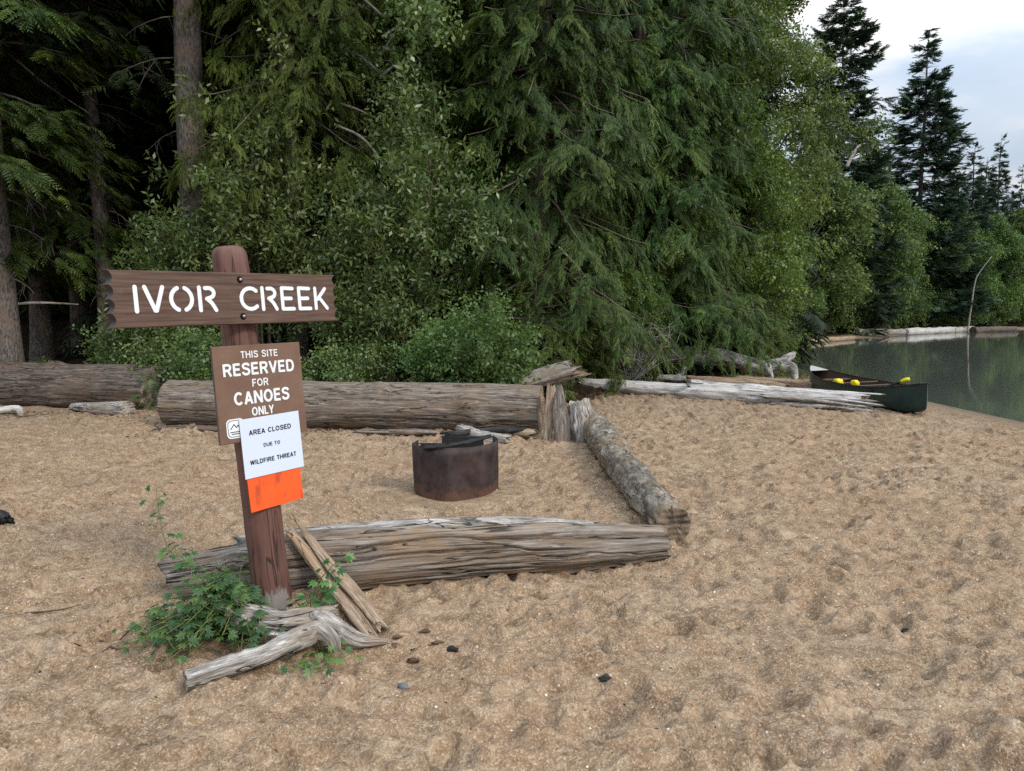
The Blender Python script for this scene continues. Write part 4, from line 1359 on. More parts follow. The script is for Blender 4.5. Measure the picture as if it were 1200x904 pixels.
# routed stencil letters, unit height 1: list of strokes
GL = {
    'I': (.20, [[(.1, 0), (.1, 1)]]),
    'V': (.72, [[(.06, 1), (.36, .02)], [(.40, .02), (.66, 1)]]),
    'O': (.86, [arc(.44, .5, .38, .5, 112, 248), arc(.42, .5, .38, .5, -68, 68)]),
    'R': (.70, [[(.08, 0), (.08, 1)], [(.30, .97), (.50, .96), (.62, .80), (.56, .60), (.34, .50)], [(.40, .44), (.52, .30), (.66, .0)]]),
    'C': (.72, [arc(.44, .5, .38, .48, 48, 312, 14)]),
    'E': (.62, [[(.08, 0), (.08, 1)], [(.10, 1), (.56, .98)], [(.12, .5), (.48, .5)], [(.10, 0), (.58, 0)]]),
    'K': (.66, [[(.08, 0), (.08, 1)], [(.18, .46), (.56, .98)], [(.26, .54), (.62, 0)]]),
}


def stroke_text(txt, x0, x1, y0, y1, w, space, parent, O, A, B, off, mat, name='lettering'):
    adv = sum((GL[c_][0] if c_ != ' ' else .62) + space for c_ in txt) - space
    k = (x1 - x0) / adv
    pm = PM()
    x = 0
    for c_ in txt:
        if c_ == ' ':
            x += .62 + space; continue
        for sti, st_ in enumerate(GL[c_][1]):
            V, F = capsule([(x0 + (x + p[0]) * k, y0 + p[1] * (y1 - y0)) for p in st_], w)
            m = len(V)
            yy = off - .0002 * sti
            pm.add([(p[0], yy, p[1]) for p in V], F)
        x += GL[c_][0] + space
    return local_frame_obj(name, pm, [mat], parent, O, A, B)


# the letters sit where they are on the board: from the photo, left edge of I to right edge of K
lp = plane_pts(OFF + .056, [(150, 335), (384, 336), (384, 364), (154, 366)]) - c
lx0 = min(lp[0][0], lp[3][0]) + .012; lx1 = max(lp[1][0], lp[2][0]) - .012
stroke_text('IVOR CREEK', lx0, lx1, -.053, .050, .0185, .155, sign, O, A, B, -.0572, M_WHITE)
# two bolts, each over a flat dark disc that paints in recess shade
pmR, pmB = PM(), PM()
for u, v in ((281, 328), (285, 371)):
    q = plane_pts(OFF + .056, [(u, v)])[0] - c
    ca, sa = math.cos(ang), math.sin(ang)
    q = np.array([q[0] * ca + q[1] * sa, -q[0] * sa + q[1] * ca])
    cir = [(q[0] + .016 * math.cos(t), q[1] + .016 * math.sin(t)) for t in np.linspace(0, 2 * PI, 18)[:-1]]
    pmR.add([(a, -.0576, b_) for a, b_ in cir], [tuple(range(17))])
    ring = [(q[0] + .004 + .009 * math.cos(t), q[1] + .009 * math.sin(t)) for t in np.linspace(0, 2 * PI, 14)[:-1]]
    pmB = PM()
    pmB.add([(a, -.0578, b_) for a, b_ in ring] + [(q[0] + .004 + (a - q[0] - .004) * .75, -.063, q[1] + (b_ - q[1]) * .75) for a, b_ in ring],
            [tuple(range(13, 26))] + [(i, (i + 1) % 13, 13 + (i + 1) % 13, 13 + i) for i in range(13)])
    local_frame_obj('bolt', pmB, [M_STEEL], sign, O, A, B, smooth=True)
local_frame_obj('bolt_recess_shade', pmR, [M_BOLT_SHADE], sign, O, A, B)


BL = {  # block capitals, unit height: (width, strokes)
    'A': (.70, [[(.07, 0), (.35, .98)], [(.63, 0), (.35, .98)], [(.16, .30), (.54, .30)]]),
    'C': (.72, [arc(.38, .5, .30, .42, 42, 318, 12)]),
    'D': (.70, [[(.09, 0), (.09, 1)], [(.09, .92), (.32, .92), (.52, .82), (.60, .5), (.52, .18), (.32, .08), (.09, .08)]]),
    'E': (.60, [[(.09, 0), (.09, 1)], [(.09, .92), (.56, .92)], [(.09, .52), (.52, .52)], [(.09, .08), (.57, .08)]]),
    'F': (.56, [[(.09, 0), (.09, 1)], [(.09, .92), (.54, .92)], [(.09, .50), (.48, .50)]]),
    'H': (.70, [[(.09, 0), (.09, 1)], [(.61, 0), (.61, 1)], [(.09, .52), (.61, .52)]]),
    'I': (.24, [[(.12, 0), (.12, 1)]]),
    'L': (.54, [[(.09, 0), (.09, 1)], [(.09, .08), (.52, .08)]]),
    'N': (.72, [[(.09, 0), (.09, 1)], [(.63, 0), (.63, 1)], [(.10, .97), (.62, .03)]]),
    'O': (.78, [arc(.39, .5, .30, .42, 0, 360, 18)]),
    'R': (.68, [[(.09, 0), (.09, 1)], [(.09, .92), (.40, .92), (.55, .84), (.57, .72), (.53, .58), (.40, .49), (.09, .48)], [(.38, .48), (.60, 0)]]),
    'S': (.66, [[(.58, .74), (.52, .88), (.33, .93), (.15, .87), (.10, .73), (.18, .59), (.34, .53), (.50, .46), (.58, .31), (.52, .14), (.34, .07), (.14, .12), (.07, .28)]]),
    'T': (.60, [[(.30, 0), (.30, 1)], [(.02, .92), (.58, .92)]]),
    'U': (.70, [[(.09, 1), (.09, .34), (.16, .13), (.35, .07), (.54, .13), (.61, .34), (.61, 1)]]),
    'V': (.68, [[(.07, 1), (.34, .02)], [(.61, 1), (.34, .02)]]),
    'W': (.94, [[(.07, 1), (.26, .02)], [(.47, .98), (.26, .02)], [(.47, .98), (.68, .02)], [(.87, 1), (.68, .02)]]),
    'Y': (.66, [[(.33, 0), (.33, .44)], [(.06, 1), (.33, .42)], [(.60, 1), (.33, .42)]]),
}


def text_mesh(txt, size_h, width, cx, cy, wt):
    """one line of block capitals of the given height and width, centred at (cx, cy); wt is the stroke weight relative to height"""
    sp = .10
    adv = sum((BL[c_][0] if c_ != ' ' else .34) + sp for c_ in txt) - sp
    k = width / adv
    V, F, lay, x = [], [], [], 0
    for c_ in txt:
        if c_ == ' ':
            x += .34 + sp; continue
        for q, st_ in enumerate(BL[c_][1]):
            P = np.array([((x + a) * k, b_ * size_h) for a, b_ in st_])
            if len(P) > 4: P = catmull(P, 26)
            T_ = nrm(np.gradient(P, axis=0)); N_n = np.stack([-T_[:, 1], T_[:, 0]], 1)
            if len(P) > 4 and np.linalg.norm(P[0] - P[-1]) < 1e-6:
                N_n[0] = N_n[-1] = nrm(N_n[0] + N_n[-1])
            w_ = wt * size_h / 2
            n0, m_ = len(V), len(P)
            V += list(P + N_n * w_) + list(P - N_n * w_)
            F += [(n0 + i, n0 + m_ + i, n0 + m_ + i + 1, n0 + i + 1) for i in range(m_ - 1)]
            lay += [q] * (2 * m_)
        x += BL[c_][0] + sp
    V = np.array(V)
    return V[:, 0] - width / 2 + cx, V[:, 1] - size_h / 2 + cy, F, np.array(lay)


def panel(name, off, th, corners, mats, parent, roundc=.004, edge=True):
    c, hw, hh, ang = rect_fit(off + th, corners)
    O, A, B = frame_of(off, c, ang)
    pm = PM()
    pm.add([(-hw, -th, -hh), (hw, -th, -hh), (hw, -th, hh), (-hw, -th, hh), (-hw, 0, -hh), (hw, 0, -hh), (hw, 0, hh), (-hw, 0, hh)],
           [(0, 1, 2, 3), (7, 6, 5, 4)], 0)
    pm.f += [(0, 4, 5, 1), (1, 5, 6, 2), (2, 6, 7, 3), (3, 7, 4, 0)]; pm.m += [len(mats) - 1] * 4
    o = local_frame_obj(name, pm, mats, parent, O, A, B, bevel=min(roundc, th * .3))
    return c, hw, hh, ang, O, A, B


def lines(spec, fr, th, parent, mat):
    """spec: (text, u0, v0, u1, v1 photo box of the line on the board at mid height, bold)"""
    c, hw, hh, ang, O, A, B = fr
    for txt, cx, cy, w, h_, bold in spec:
        x, y, F, lay = text_mesh(txt, h_, w, cx, cy, bold)
        pm = PM()
        pm.add(np.stack([x, -th - .0016 - .0002 * lay, y], 1), F)
        local_frame_obj('lettering', pm, [mat], parent, O, A, B)


fr2 = panel('notice_board', .083, .018, [(244, 407), (349, 401), (362, 505), (262, 522)], [M_PANEL, M_PEDGE], sign)
hw, hh = fr2[1], fr2[2]
lines([('THIS SITE', .02 * hw, .80 * hh, .84 * hw, .145 * hh, .17), ('RESERVED', .0 * hw, .50 * hh, 1.62 * hw, .255 * hh, .20), ('FOR', -.02 * hw, .20 * hh, .37 * hw, .16 * hh, .17),
       ('CANOES', -.0 * hw, -.10 * hh, 1.26 * hw, .265 * hh, .20), ('ONLY', -.02 * hw, -.40 * hh, .50 * hw, .18 * hh, .18)], fr2, .018, sign, M_WHITE)
# round-cornered white emblem low on the left of the board, with a small canoe outline
pm, pk = PM(), PM()
ex, ey, ew, eh, er = -.66 * hw, -.70 * hh, .19 * hw, .20 * hh, .09 * hw
pts = []
for qx, qy, a0 in ((1, 1, 0), (-1, 1, 90), (-1, -1, 180), (1, -1, 270)):
    for k in range(6):
        t = math.radians(a0 + 18 * k)
        pts.append((ex + qx * (ew - er) + er * math.cos(t), ey + qy * (eh - er) + er * math.sin(t)))
pm.add([(a, -.0196, b_) for a, b_ in pts], [tuple(range(len(pts)))])
local_frame_obj('emblem', pm, [M_WHITE], sign, *fr2[4:])
inner = [(ex + (a - ex) * .86, ey + (b_ - ey) * .86) for a, b_ in pts]
inn2 = [(ex + (a - ex) * .80, ey + (b_ - ey) * .80) for a, b_ in pts]
n = len(pts)
pk.add([(a, -.0202, b_) for a, b_ in inner + inn2], [(i, (i + 1) % n, n + (i + 1) % n, n + i) for i in range(n)])
for (a0, b0, a1, b1) in ((-.6, -.35, .6, -.35), (-.45, -.55, .45, -.55), (-.55, -.05, -.15, .45), (-.15, .45, .1, .1), (.1, .1, .3, .3), (.3, .3, .6, -.05)):
    V, F = capsule([(ex + a0 * ew, ey + b0 * eh), (ex + a1 * ew, ey + b1 * eh)], .004)
    pk.add([(p[0], -.0204, p[1]) for p in V], F)
local_frame_obj('emblem_marks', pk, [M_BLACK], sign, *fr2[4:])
fr4 = panel('orange_plate', .1025, .006, [(284, 549), (350, 535), (356, 583), (299, 601)], [M_ORANGE], sign)
fr3 = panel('paper_notice', .110, .003, [(279, 492), (350, 482), (356, 546), (289, 563)], [M_PAPER], sign, .001)
hw, hh = fr3[1], fr3[2]
lines([('AREA CLOSED', -.03 * hw, .52 * hh, 1.42 * hw, .165 * hh, .20), ('DUE TO', -.03 * hw, .03 * hh, .56 * hw, .12 * hh, .20), ('WILDFIRE THREAT', -.02 * hw, -.48 * hh, 1.56 * hw, .15 * hh, .20)], fr3, .003, sign, M_BLACK)

# ------------------------------------------------------------------ fire ring


def rust_mat():
    m, nt, N, L = new_mat('rusty_blackened_steel')
    b = NB(nt)
    g = b.n('ShaderNodeTexCoord').outputs['Object']
    n1 = b.noise(g, 7, 6, .66)
    n2 = b.noise(b.mapping(g, (18, 18, 4)), 1, 5, .6)
    c = b.ramp(n1, [(.3, (.012, .009, .009)), (.5, (.042, .026, .024)), (.7, (.075, .045, .040))])
    c = b.mix(b.rampf(n2, .5, .75, 0, .6), c, (.075, .062, .064))
    sz = b.n('ShaderNodeSeparateXYZ', ins={0: g}).outputs[2]
    r = b.math('ADD', b.rampf(sz, .26, .02), b.math('MULTIPLY', n1, .9))
    c = b.mix(b.rampf(b.math('MULTIPLY', b.noise(g, 13, 6, .7), b.rampf(sz, .30, .05)), .34, .5, 0, .85), c, (.120, .056, .034))
    b.out(b.princ(c, .68, .4, .25, b.bump(n1, .4, .006)))
    return m


M_RUST = rust_mat()
RC = np.array([-.49, 6.22, H(-.49, 6.2) - .04])
ring = tag(empty('fire_ring', tuple(RC)), 'rusty steel fire ring half sunk in the sand with a grate on top', 'fire ring')
n, R0, tk, hh_ = 64, .36, .006, .50
V, F = [], []
nz = 8
a = np.linspace(math.radians(158), math.radians(384), n)
for surf, rad in (('o', R0), ('i', R0 - tk)):
    for k in range(nz + 1):
        z = hh_ * k / nz
        for t in a:
            d = rad + .009 * math.sin(3 * t + 1 + 2 * z) + .006 * math.sin(7 * t + 6 * z)
            zt = (z - .05) + (z / hh_) * (.016 * math.cos(t) + .006 * math.sin(2 * t))
            V.append((d * math.cos(t), d * math.sin(t), zt))
V = np.array(V)
def idx(s_, k, i): return s_ * (nz + 1) * n + k * n + i
for k in range(nz):
    for i in range(n - 1):
        F.append((idx(0, k, i), idx(0, k, i + 1), idx(0, k + 1, i + 1), idx(0, k + 1, i)))
        F.append((idx(1, k, i), idx(1, k + 1, i), idx(1, k + 1, i + 1), idx(1, k, i + 1)))
for i in range(n - 1):
    F.append((idx(0, nz, i), idx(0, nz, i + 1), idx(1, nz, i + 1), idx(1, nz, i)))
for i in (0, n - 1):
    for k in range(nz): F.append((idx(0, k, i), idx(0, k + 1, i), idx(1, k + 1, i), idx(1, k, i)))
pm = PM(); pm.add(V, F)
pm.obj('ring_wall', [M_RUST], ring, smooth=True)
M_GRATE = plain_mat('blackened_grate_steel', (.030, .028, .028), .55, .4, .5, 20, .4)
pm = PM()
for k in range(7):
    pm.box((-.05, .0 + .045 * k - .1, .335), (.56, .02, .008))
pm.box((-.31, .04, .335), (.03, .34, .014)); pm.box((.2, .04, .335), (.03, .34, .014))
pm.obj('grate', [M_GRATE], ring, bevel=.002)
pm = PM(); pm.box((.06, .16, .352), (.36, .03, .14), mi=0, jit=.006); pm.v = [(a_, b_, c_ + .035) for a_, b_, c_ in pm.v]
pm.obj('grate_plate', [M_GRATE], ring, bevel=.004)
bz = RC[2] + .038
tag(wood('charred_board', [(RC[0] - .235, 5.89, bz + .412), (RC[0] - .05, 5.90, bz + .424), (RC[0] + .16, 6.02, bz + .443), (RC[0] + .31, 6.14, bz + .466)], [.030, .036, .034, .03], [W_BURNT], aspect=(.45, 1.1), sides=18, seg=40, rough=.08, groove=.06, seed=60, jag=.05),
    'charred black board lying across the rim of the fire ring', 'driftwood')
tag(wood('charred_board', [(RC[0] - .24, 5.955, bz + .425), (RC[0] - .12, 5.93, bz + .425), (RC[0] - .05, 5.905, bz + .432)], [.02, .03, .025], [W_BURNT], aspect=(.6, 1.1), sides=14, seg=20, rough=.1, groove=.06, seed=61, jag=.05),
    'short blackened board end under the longer charred board', 'driftwood')

# ------------------------------------------------------------------ canoe
M_HULL = plain_mat('dark_green_hull', (.010, .034, .030), .35, .45, .2, 3)
M_HULLIN = plain_mat('tan_canoe_inside', (.115, .078, .055), .6, .3, .2, 5)
M_GUN = plain_mat('black_gunwale', (.02, .02, .02), .45, .4, .2, 8)
M_GUNL = plain_mat('pale_deck_trim', (.45, .43, .39), .5, .3, .15, 8)
M_YEL = plain_mat('yellow_float_fabric', (.72, .60, .02), .6, .3, .1, 9)
M_WOODV = plain_mat('varnished_wood', (.10, .062, .036), .4, .4, .25, 14)
A0, A1 = np.array([6.25, 11.05]), np.array([6.42, 15.75])
cd = (A1 - A0) / np.linalg.norm(A1 - A0); CL = np.linalg.norm(A1 - A0)
zc = H(6.2, 12.0)
canoe = tag(empty('canoe', ((A0[0] + A1[0]) / 2, (A0[1] + A1[1]) / 2, zc - .02)), 'dark green open canoe pulled up on the sand beside the lake', 'canoe')
canoe.rotation_euler = (math.radians(-1.0), math.radians(-3), math.atan2(cd[1], cd[0]) - PI / 2)
ns, nc = 41, 17
def csec(s):
    """s in -1..1 along the length: half beam, sheer height, keel height, y"""
    y = s * CL / 2
    hb = .42 * max(0, 1 - abs(s) ** 2.3) ** .8 + .006
    sh = .34 + .17 * abs(s) ** 3.0
    kl = .02 + .09 * max(0, abs(s) - .8) ** 2 / .04
    return hb, sh, kl, y
def hull_pts(inset, dz):
    V = []
    for s in np.linspace(-1, 1, ns):
        hb, sh, kl, y = csec(s)
        yo = y * (1 - .0 * inset)
        for t in np.linspace(-1, 1, nc):
            a_ = abs(t)
            # flat bottom, round bilge, near upright sides with a touch of tumblehome
            w = math.sin(min(1, a_ * 1.55) * PI / 2) ** .9 * (1 - .05 * max(0, a_ - .75) / .25)
            z = kl + dz + (sh - kl - (dz * .2)) * max(0, (a_ - .18) / .82) ** 1.75
            rake = .10 * (z - .25) * np.sign(s) * abs(s) ** 6
            V.append((np.sign(t) * w * max(hb - inset, .002), yo + rake, z))
    return np.array(V)
Qh = [(i * nc + j, i * nc + j + 1, (i + 1) * nc + j + 1, (i + 1) * nc + j) for i in range(ns - 1) for j in range(nc - 1)]
pm = PM(); VO, VI = hull_pts(0, 0), hull_pts(.012, .012)
pm.add(VO, [q[::-1] for q in Qh], 0); pm.add(VI, Qh, 1)
pm.obj('hull', [M_HULL, M_HULLIN], canoe, smooth=True)
for side in (0, nc - 1):
    A = Acc(); P = VO.reshape(ns, nc, 3)[:, side] + np.array([0, 0, .006])
    A.add(*tube(P, .014, 8, True))
    link('gunwale', A.mesh('gunwale', [M_GUN]), canoe)
for e in (0, 1):
    P = VO.reshape(ns, nc, 3)[:5] if e == 0 else VO.reshape(ns, nc, 3)[-5:]
    pm = PM(); L_ = P[:, 0] + [0, 0, .012]; R_ = P[:, -1] + [0, 0, .012]
    pm.add(np.vstack([L_, R_]), [(i, i + 1, 6 + i, 5 + i) for i in range(4)])
    pm.obj('deck_plate', [M_GUNL if e else M_GUN], canoe)
for yy, nm_, wd in ((-1.25, 'seat', .22), (1.2, 'seat', .22), (.1, 'thwart', .05), (-.6, 'thwart', .05)):
    hb, sh, kl, y = csec(yy / (CL / 2))
    pm = PM(); pm.box((0, yy, sh - .06 if nm_ == 'seat' else sh - .01), (2 * hb - .05, wd, .022))
    pm.obj(nm_, [M_WOODV], canoe, bevel=.004)


def blob(name, c, size, mat, seed):
    r = np.random.default_rng(seed)
    u, v = np.meshgrid(np.linspace(0, 2 * PI, 25)[:-1], np.linspace(-PI / 2, PI / 2, 13))
    X = np.stack([np.cos(u) * np.cos(v), np.sin(u) * np.cos(v), np.sin(v)], -1).reshape(-1, 3)
    X = np.sign(X) * np.abs(X) ** .75
    X = X * (1 + .16 * fbm3(X[:, 0] * 1.6 + seed, X[:, 1] * 1.6, X[:, 2] * 1.6, 3))[:, None] * np.array(size) / 2
    i, j = np.meshgrid(np.arange(12), np.arange(24), indexing='ij')
    Q = np.stack([i * 24 + j, i * 24 + (j + 1) % 24, (i + 1) * 24 + (j + 1) % 24, (i + 1) * 24 + j], -1).reshape(-1, 4)
    return link(name, mesh_from(name, X, Q, None, {'grain': X}, [mat], None, True), None, c)


cx0, cy0 = (A0[0] + A1[0]) / 2, (A0[1] + A1[1]) / 2
tag(blob('life_jacket', (6.0, 13.55, zc + .31), (.15, .20, .13), M_YEL, 3), 'yellow life jacket lying in the canoe, left one of two', 'life jacket', 'yellow life jackets')
tag(blob('life_jacket', (6.2, 13.3, zc + .31), (.13, .18, .12), M_YEL, 5), 'yellow life jacket lying in the canoe, right one of two', 'life jacket', 'yellow life jackets')
pad = tag(empty('paddle', (6.0, 12.0, 0)), 'paddle with a yellow grip sticking out over the near canoe side', 'paddle')
pa, pb = at(1022, 461, 12.1), at(1066, 444, 11.75)
pa[2] = max(pa[2], zc + .30)
mid = np.array([6.0, 12.0, 0])
A = Acc(); A.add(*tube(np.linspace(pa, pb - (pb - pa) * .16, 6) - mid, .016, 8, True)); link('shaft', A.mesh('shaft', [M_GUN]), pad)
A = Acc(); A.add(*tube(np.linspace(pb - (pb - pa) * .24, pb, 6) - mid, [.024, .03, .034, .034, .032, .02], 10, True)); link('grip', A.mesh('grip', [M_YEL]), pad)
A = Acc(); dd_ = (pa - pb) / np.linalg.norm(pa - pb)
bl = np.linspace(pa, pa + np.array([.15, .45, -.08]), 9) - mid
pm = PM(); w_ = np.sin(np.linspace(.15, 1, 9) * PI * .72) * .09
pm.add(np.vstack([bl + np.array([1, 0, 0]) * w_[:, None] + [0, 0, .006], bl - np.array([1, 0, 0]) * w_[:, None] + [0, 0, .006]]), [(i, i + 1, 10 + i, 9 + i) for i in range(8)])
o = pm.obj('blade', [M_GUN], pad); so = o.modifiers.new('t', 'SOLIDIFY'); so.thickness = .012

# ------------------------------------------------------------------ weeds round the post


def T_palm():
    """deeply cut leaf of seven lobes, unit size along +X"""
    L = []
    for k, a in enumerate((0, 38, -38, 74, -74, 112, -112)):
        a_ = math.radians(a)
        ln = (.75, .68, .68, .52, .52, .32, .32)[k]
        L.append(leaf_quad((.25, 0, 0), (math.cos(a_), math.sin(a_), -.22), (0, 0, 1), ln, ln * .42, .35))
    L.append(leaf_quad((0, 0, 0), (1, 0, 0), (0, 0, 1), .3, .03, 0))
    return np.vstack(L)


TP = T_palm()


def weed(name, stems, nleaf, size, label, seed, up=.6, petiole=.035, cat='plant', mat=F_WEED, tbias=.0):
    """stems: list of polylines in world metres; leaves on short petioles all along them"""
    r = np.random.default_rng(seed)
    org = np.array(stems[0][0], float)
    root = tag(empty(name, tuple(org)), label, cat)
    A = Acc(); P, D, ti = [], [], []
    for st_ in stems:
        q = catmull(np.array(st_, float) - org, 14)
        A.add(*tube(q, np.linspace(.0032, .0014, 14), 5))
        u = np.sort(r.random(nleaf)) ** .85 * 13
        i = np.minimum(u.astype(int), 12)
        p = q[i] + (q[i + 1] - q[i]) * (u - i)[:, None]
        d = r.normal(0, 1, (nleaf, 3)); d[:, 2] = np.abs(d[:, 2]) * up + .1
        d = nrm(d)
        e = p + d * petiole * r.uniform(.5, 1.6, nleaf)[:, None]
        for a_, b_ in zip(p, e): A.add(*tube(np.stack([a_, (a_ + b_) / 2, b_]), .0012, 3))
        dd = d.copy(); dd[:, 2] = dd[:, 2] * .3 - .25
        P.append(e); D.append(dd); ti.append(np.clip(.35 + tbias + .22 * u / 13 + r.normal(0, .2, nleaf), 0, 1))
    P, D, ti = np.vstack(P), np.vstack(D), np.concatenate(ti)
    n_ = np.array([0.1, -.45, 1.0]) + r.normal(0, .3, (len(P), 3))
    link('stems', A.mesh('stems', [plain_mat('weed_stem', (.14, .17, .05), .6, .3, .3, 30)]), root)
    link('leaves', crown_mesh('leaves', [scatter(TP, P, D, n_, size * r.uniform(.55, 1.25, len(P)), ti)], mat), root)
    return root


rw = np.random.default_rng(77)
def gpt(u, v, z=0.0):
    d = ray(u, v); t = (z - CAM_H) / d[2]
    return CC + d * t
cl = []
o0 = np.array([-1.25, 3.34, .01])
for k in range(95):
    a_ = rw.uniform(0, 2 * PI); l = rw.uniform(.04, .36)
    tx, ty = o0[0] - .15 + math.cos(a_) * l * 1.05, o0[1] - .19 + math.sin(a_) * l * .85
    h_ = rw.uniform(.05, .26) * (1.15 - 2.2 * l)
    h_ = max(h_, .03)
    cl.append([tuple(o0 + rw.normal(0, .02, 3) * [1, 1, 0]), ((o0[0] + tx) / 2, (o0[1] + ty) / 2, h_ + .03), (tx, ty, h_)])
weed('leafy_weed', cl, 12, .054, 'dense dark green weed clump with jagged leaves at the left of the post foot', 5)
weed('leafy_weed', [[gpt(246, 716), at(222, 668, 3.62), at(196, 640, 3.70), at(186, 600, 3.74), at(183, 572, 3.76)]], 26, .05, 'thin tall weed stem rising alone against the sand left of the sign', 6, petiole=.05)
weed('leafy_weed', [[gpt(250, 714), at(240, 690, 3.6), at(214, 654, 3.66), at(204, 652, 3.7)], [gpt(252, 714), at(256, 690, 3.6), at(240, 668, 3.64), at(230, 660, 3.66)]], 12, .052, 'short arching weed shoots over the left end of the split log', 7, petiole=.045)
weed('leafy_weed', [[(-1.36, 3.55, 0), at(282, 668, 3.62), at(296, 648, 3.64)], [(-1.36, 3.55, 0), at(270, 690, 3.58), at(276, 672, 3.6)], [(-1.36, 3.55, 0), at(262, 684, 3.58), at(250, 674, 3.6)]], 9, .05, 'yellowish weed sprigs close against the left side of the post', 8, tbias=.15)
weed('leafy_weed', [[(-1.0, 3.50, 0), at(368, 690, 3.52), at(385, 668, 3.5), at(398, 655, 3.5)], [(-1.0, 3.48, 0), at(372, 715, 3.42), at(388, 700, 3.4)], [(-1.02, 3.47, 0), at(352, 712, 3.42), at(345, 704, 3.4)], [(-1.0, 3.48, 0), at(380, 694, 3.45), at(384, 680, 3.45)], [(-1.0, 3.47, 0), at(360, 708, 3.42), at(376, 704, 3.38)]], 11, .055, 'weed growing up between the post and the leaning boards', 9)
weed('leafy_weed', [[gpt(368, 758), gpt(350, 780, .03), gpt(342, 788, .02)], [gpt(370, 758), gpt(392, 772, .04), gpt(412, 766, .05)], [gpt(372, 757), gpt(384, 782, .03), gpt(372, 788, .02)], [gpt(372, 757), gpt(398, 760, .05), gpt(404, 776, .02)]], 10, .045, 'bright low weed sprawling under the hooked driftwood limb', 10, tbias=.35)
weed('leafy_weed', [[at(318, 770, 3.22), at(328, 758, 3.2), at(334, 744, 3.22)], [at(300, 780, 3.2), at(312, 766, 3.16), at(318, 750, 3.16)]], 9, .052, 'weed leaves lapping over the middle of the long driftwood limb', 11)
weed('leafy_weed', [[(-5.55, 11.15, H(-5.5, 11.1)), (-5.5, 11.1, .25), (-5.45, 11.05, .55)], [(-5.5, 11.15, H(-5.5, 11.1)), (-5.42, 11.1, .3), (-5.3, 11.05, .5)], [(-5.6, 11.15, H(-5.5, 11.1)), (-5.62, 11.05, .25), (-5.6, 11.0, .45)]], 10, .10, 'green sprigs growing up in front of the cut end of the dark log', 12, petiole=.07)

# grey dead tangle of twigs over the white log
A = Acc(); r = np.random.default_rng(9)
tg = np.array([xpos(738, 15.0), 15.0, H(xpos(738, 15.0), 15.0)])
for k in range(60):
    a_ = r.uniform(0, 2 * PI); l = r.uniform(.5, 1.3)
    e = np.array([math.cos(a_) * l * .9, math.sin(a_) * l * .5, r.uniform(.15, 1.5)])
    c_ = e * .5 + r.normal(0, .12, 3) + [0, 0, .12]
    q = catmull([np.zeros(3), c_, e], 7)
    A.add(*tube(q, np.linspace(.013, .003, 7), 4))
    for j in range(4):
        b_ = q[r.integers(2, 7)]
        A.add(*tube(np.stack([b_, b_ + r.normal(0, .14, 3), b_ + r.normal(0, .25, 3)]), [.005, .004, .002], 3))
tag(link('dead_bush', A.mesh('dead_bush', [W_GREY]), None, tuple(tg)), 'leafless grey tangle of dead twigs above the white log', 'dead shrub')

# pale dead limbs in the forest wall
for pts, rd, lab in (([at(400, 122, 13.4), at(418, 128, 13.3), at(440, 138, 13.2)], .022, 'short pale dead limb slanting among the shrub tops'),
                     ([at(392, 146, 13.3), at(425, 162, 13.2), at(448, 190, 13.1), at(460, 205, 13.1)], .024, 'long pale dead limb curving down beside the slender alder'),
                     ([at(0, 24, 14.0), at(60, 75, 14.2), at(110, 118, 14.5)], .02, 'upper pale dead limb slanting across the hemlock at far left'),
                     ([at(10, 62, 13.8), at(55, 100, 14.0), at(112, 138, 14.4)], .02, 'lower pale dead limb slanting across the hemlock at far left'),
                     ([at(655, 290, 13.6), at(676, 312, 13.4), at(690, 330, 13.3)], .022, 'pale dead limb hanging right of the big cedar trunk'),
                     ([at(12, 357, 13.4), at(50, 355, 13.5), at(92, 357, 13.7)], .03, 'dead horizontal pole in the dark behind the left trunk'),
                     ([at(992, 196, 46), at(1006, 172, 46.3), at(1020, 168, 46.6)], .09, 'bent pale dead limb under the shaggy spruce')):
    tag(wood('dead_limb', pts, [rd, rd * .8, rd * .3], [W_GREY], sides=8, seg=26, rough=.1, groove=.05, seed=int(rd * 1e4) + len(lab)), lab, 'dead branch')

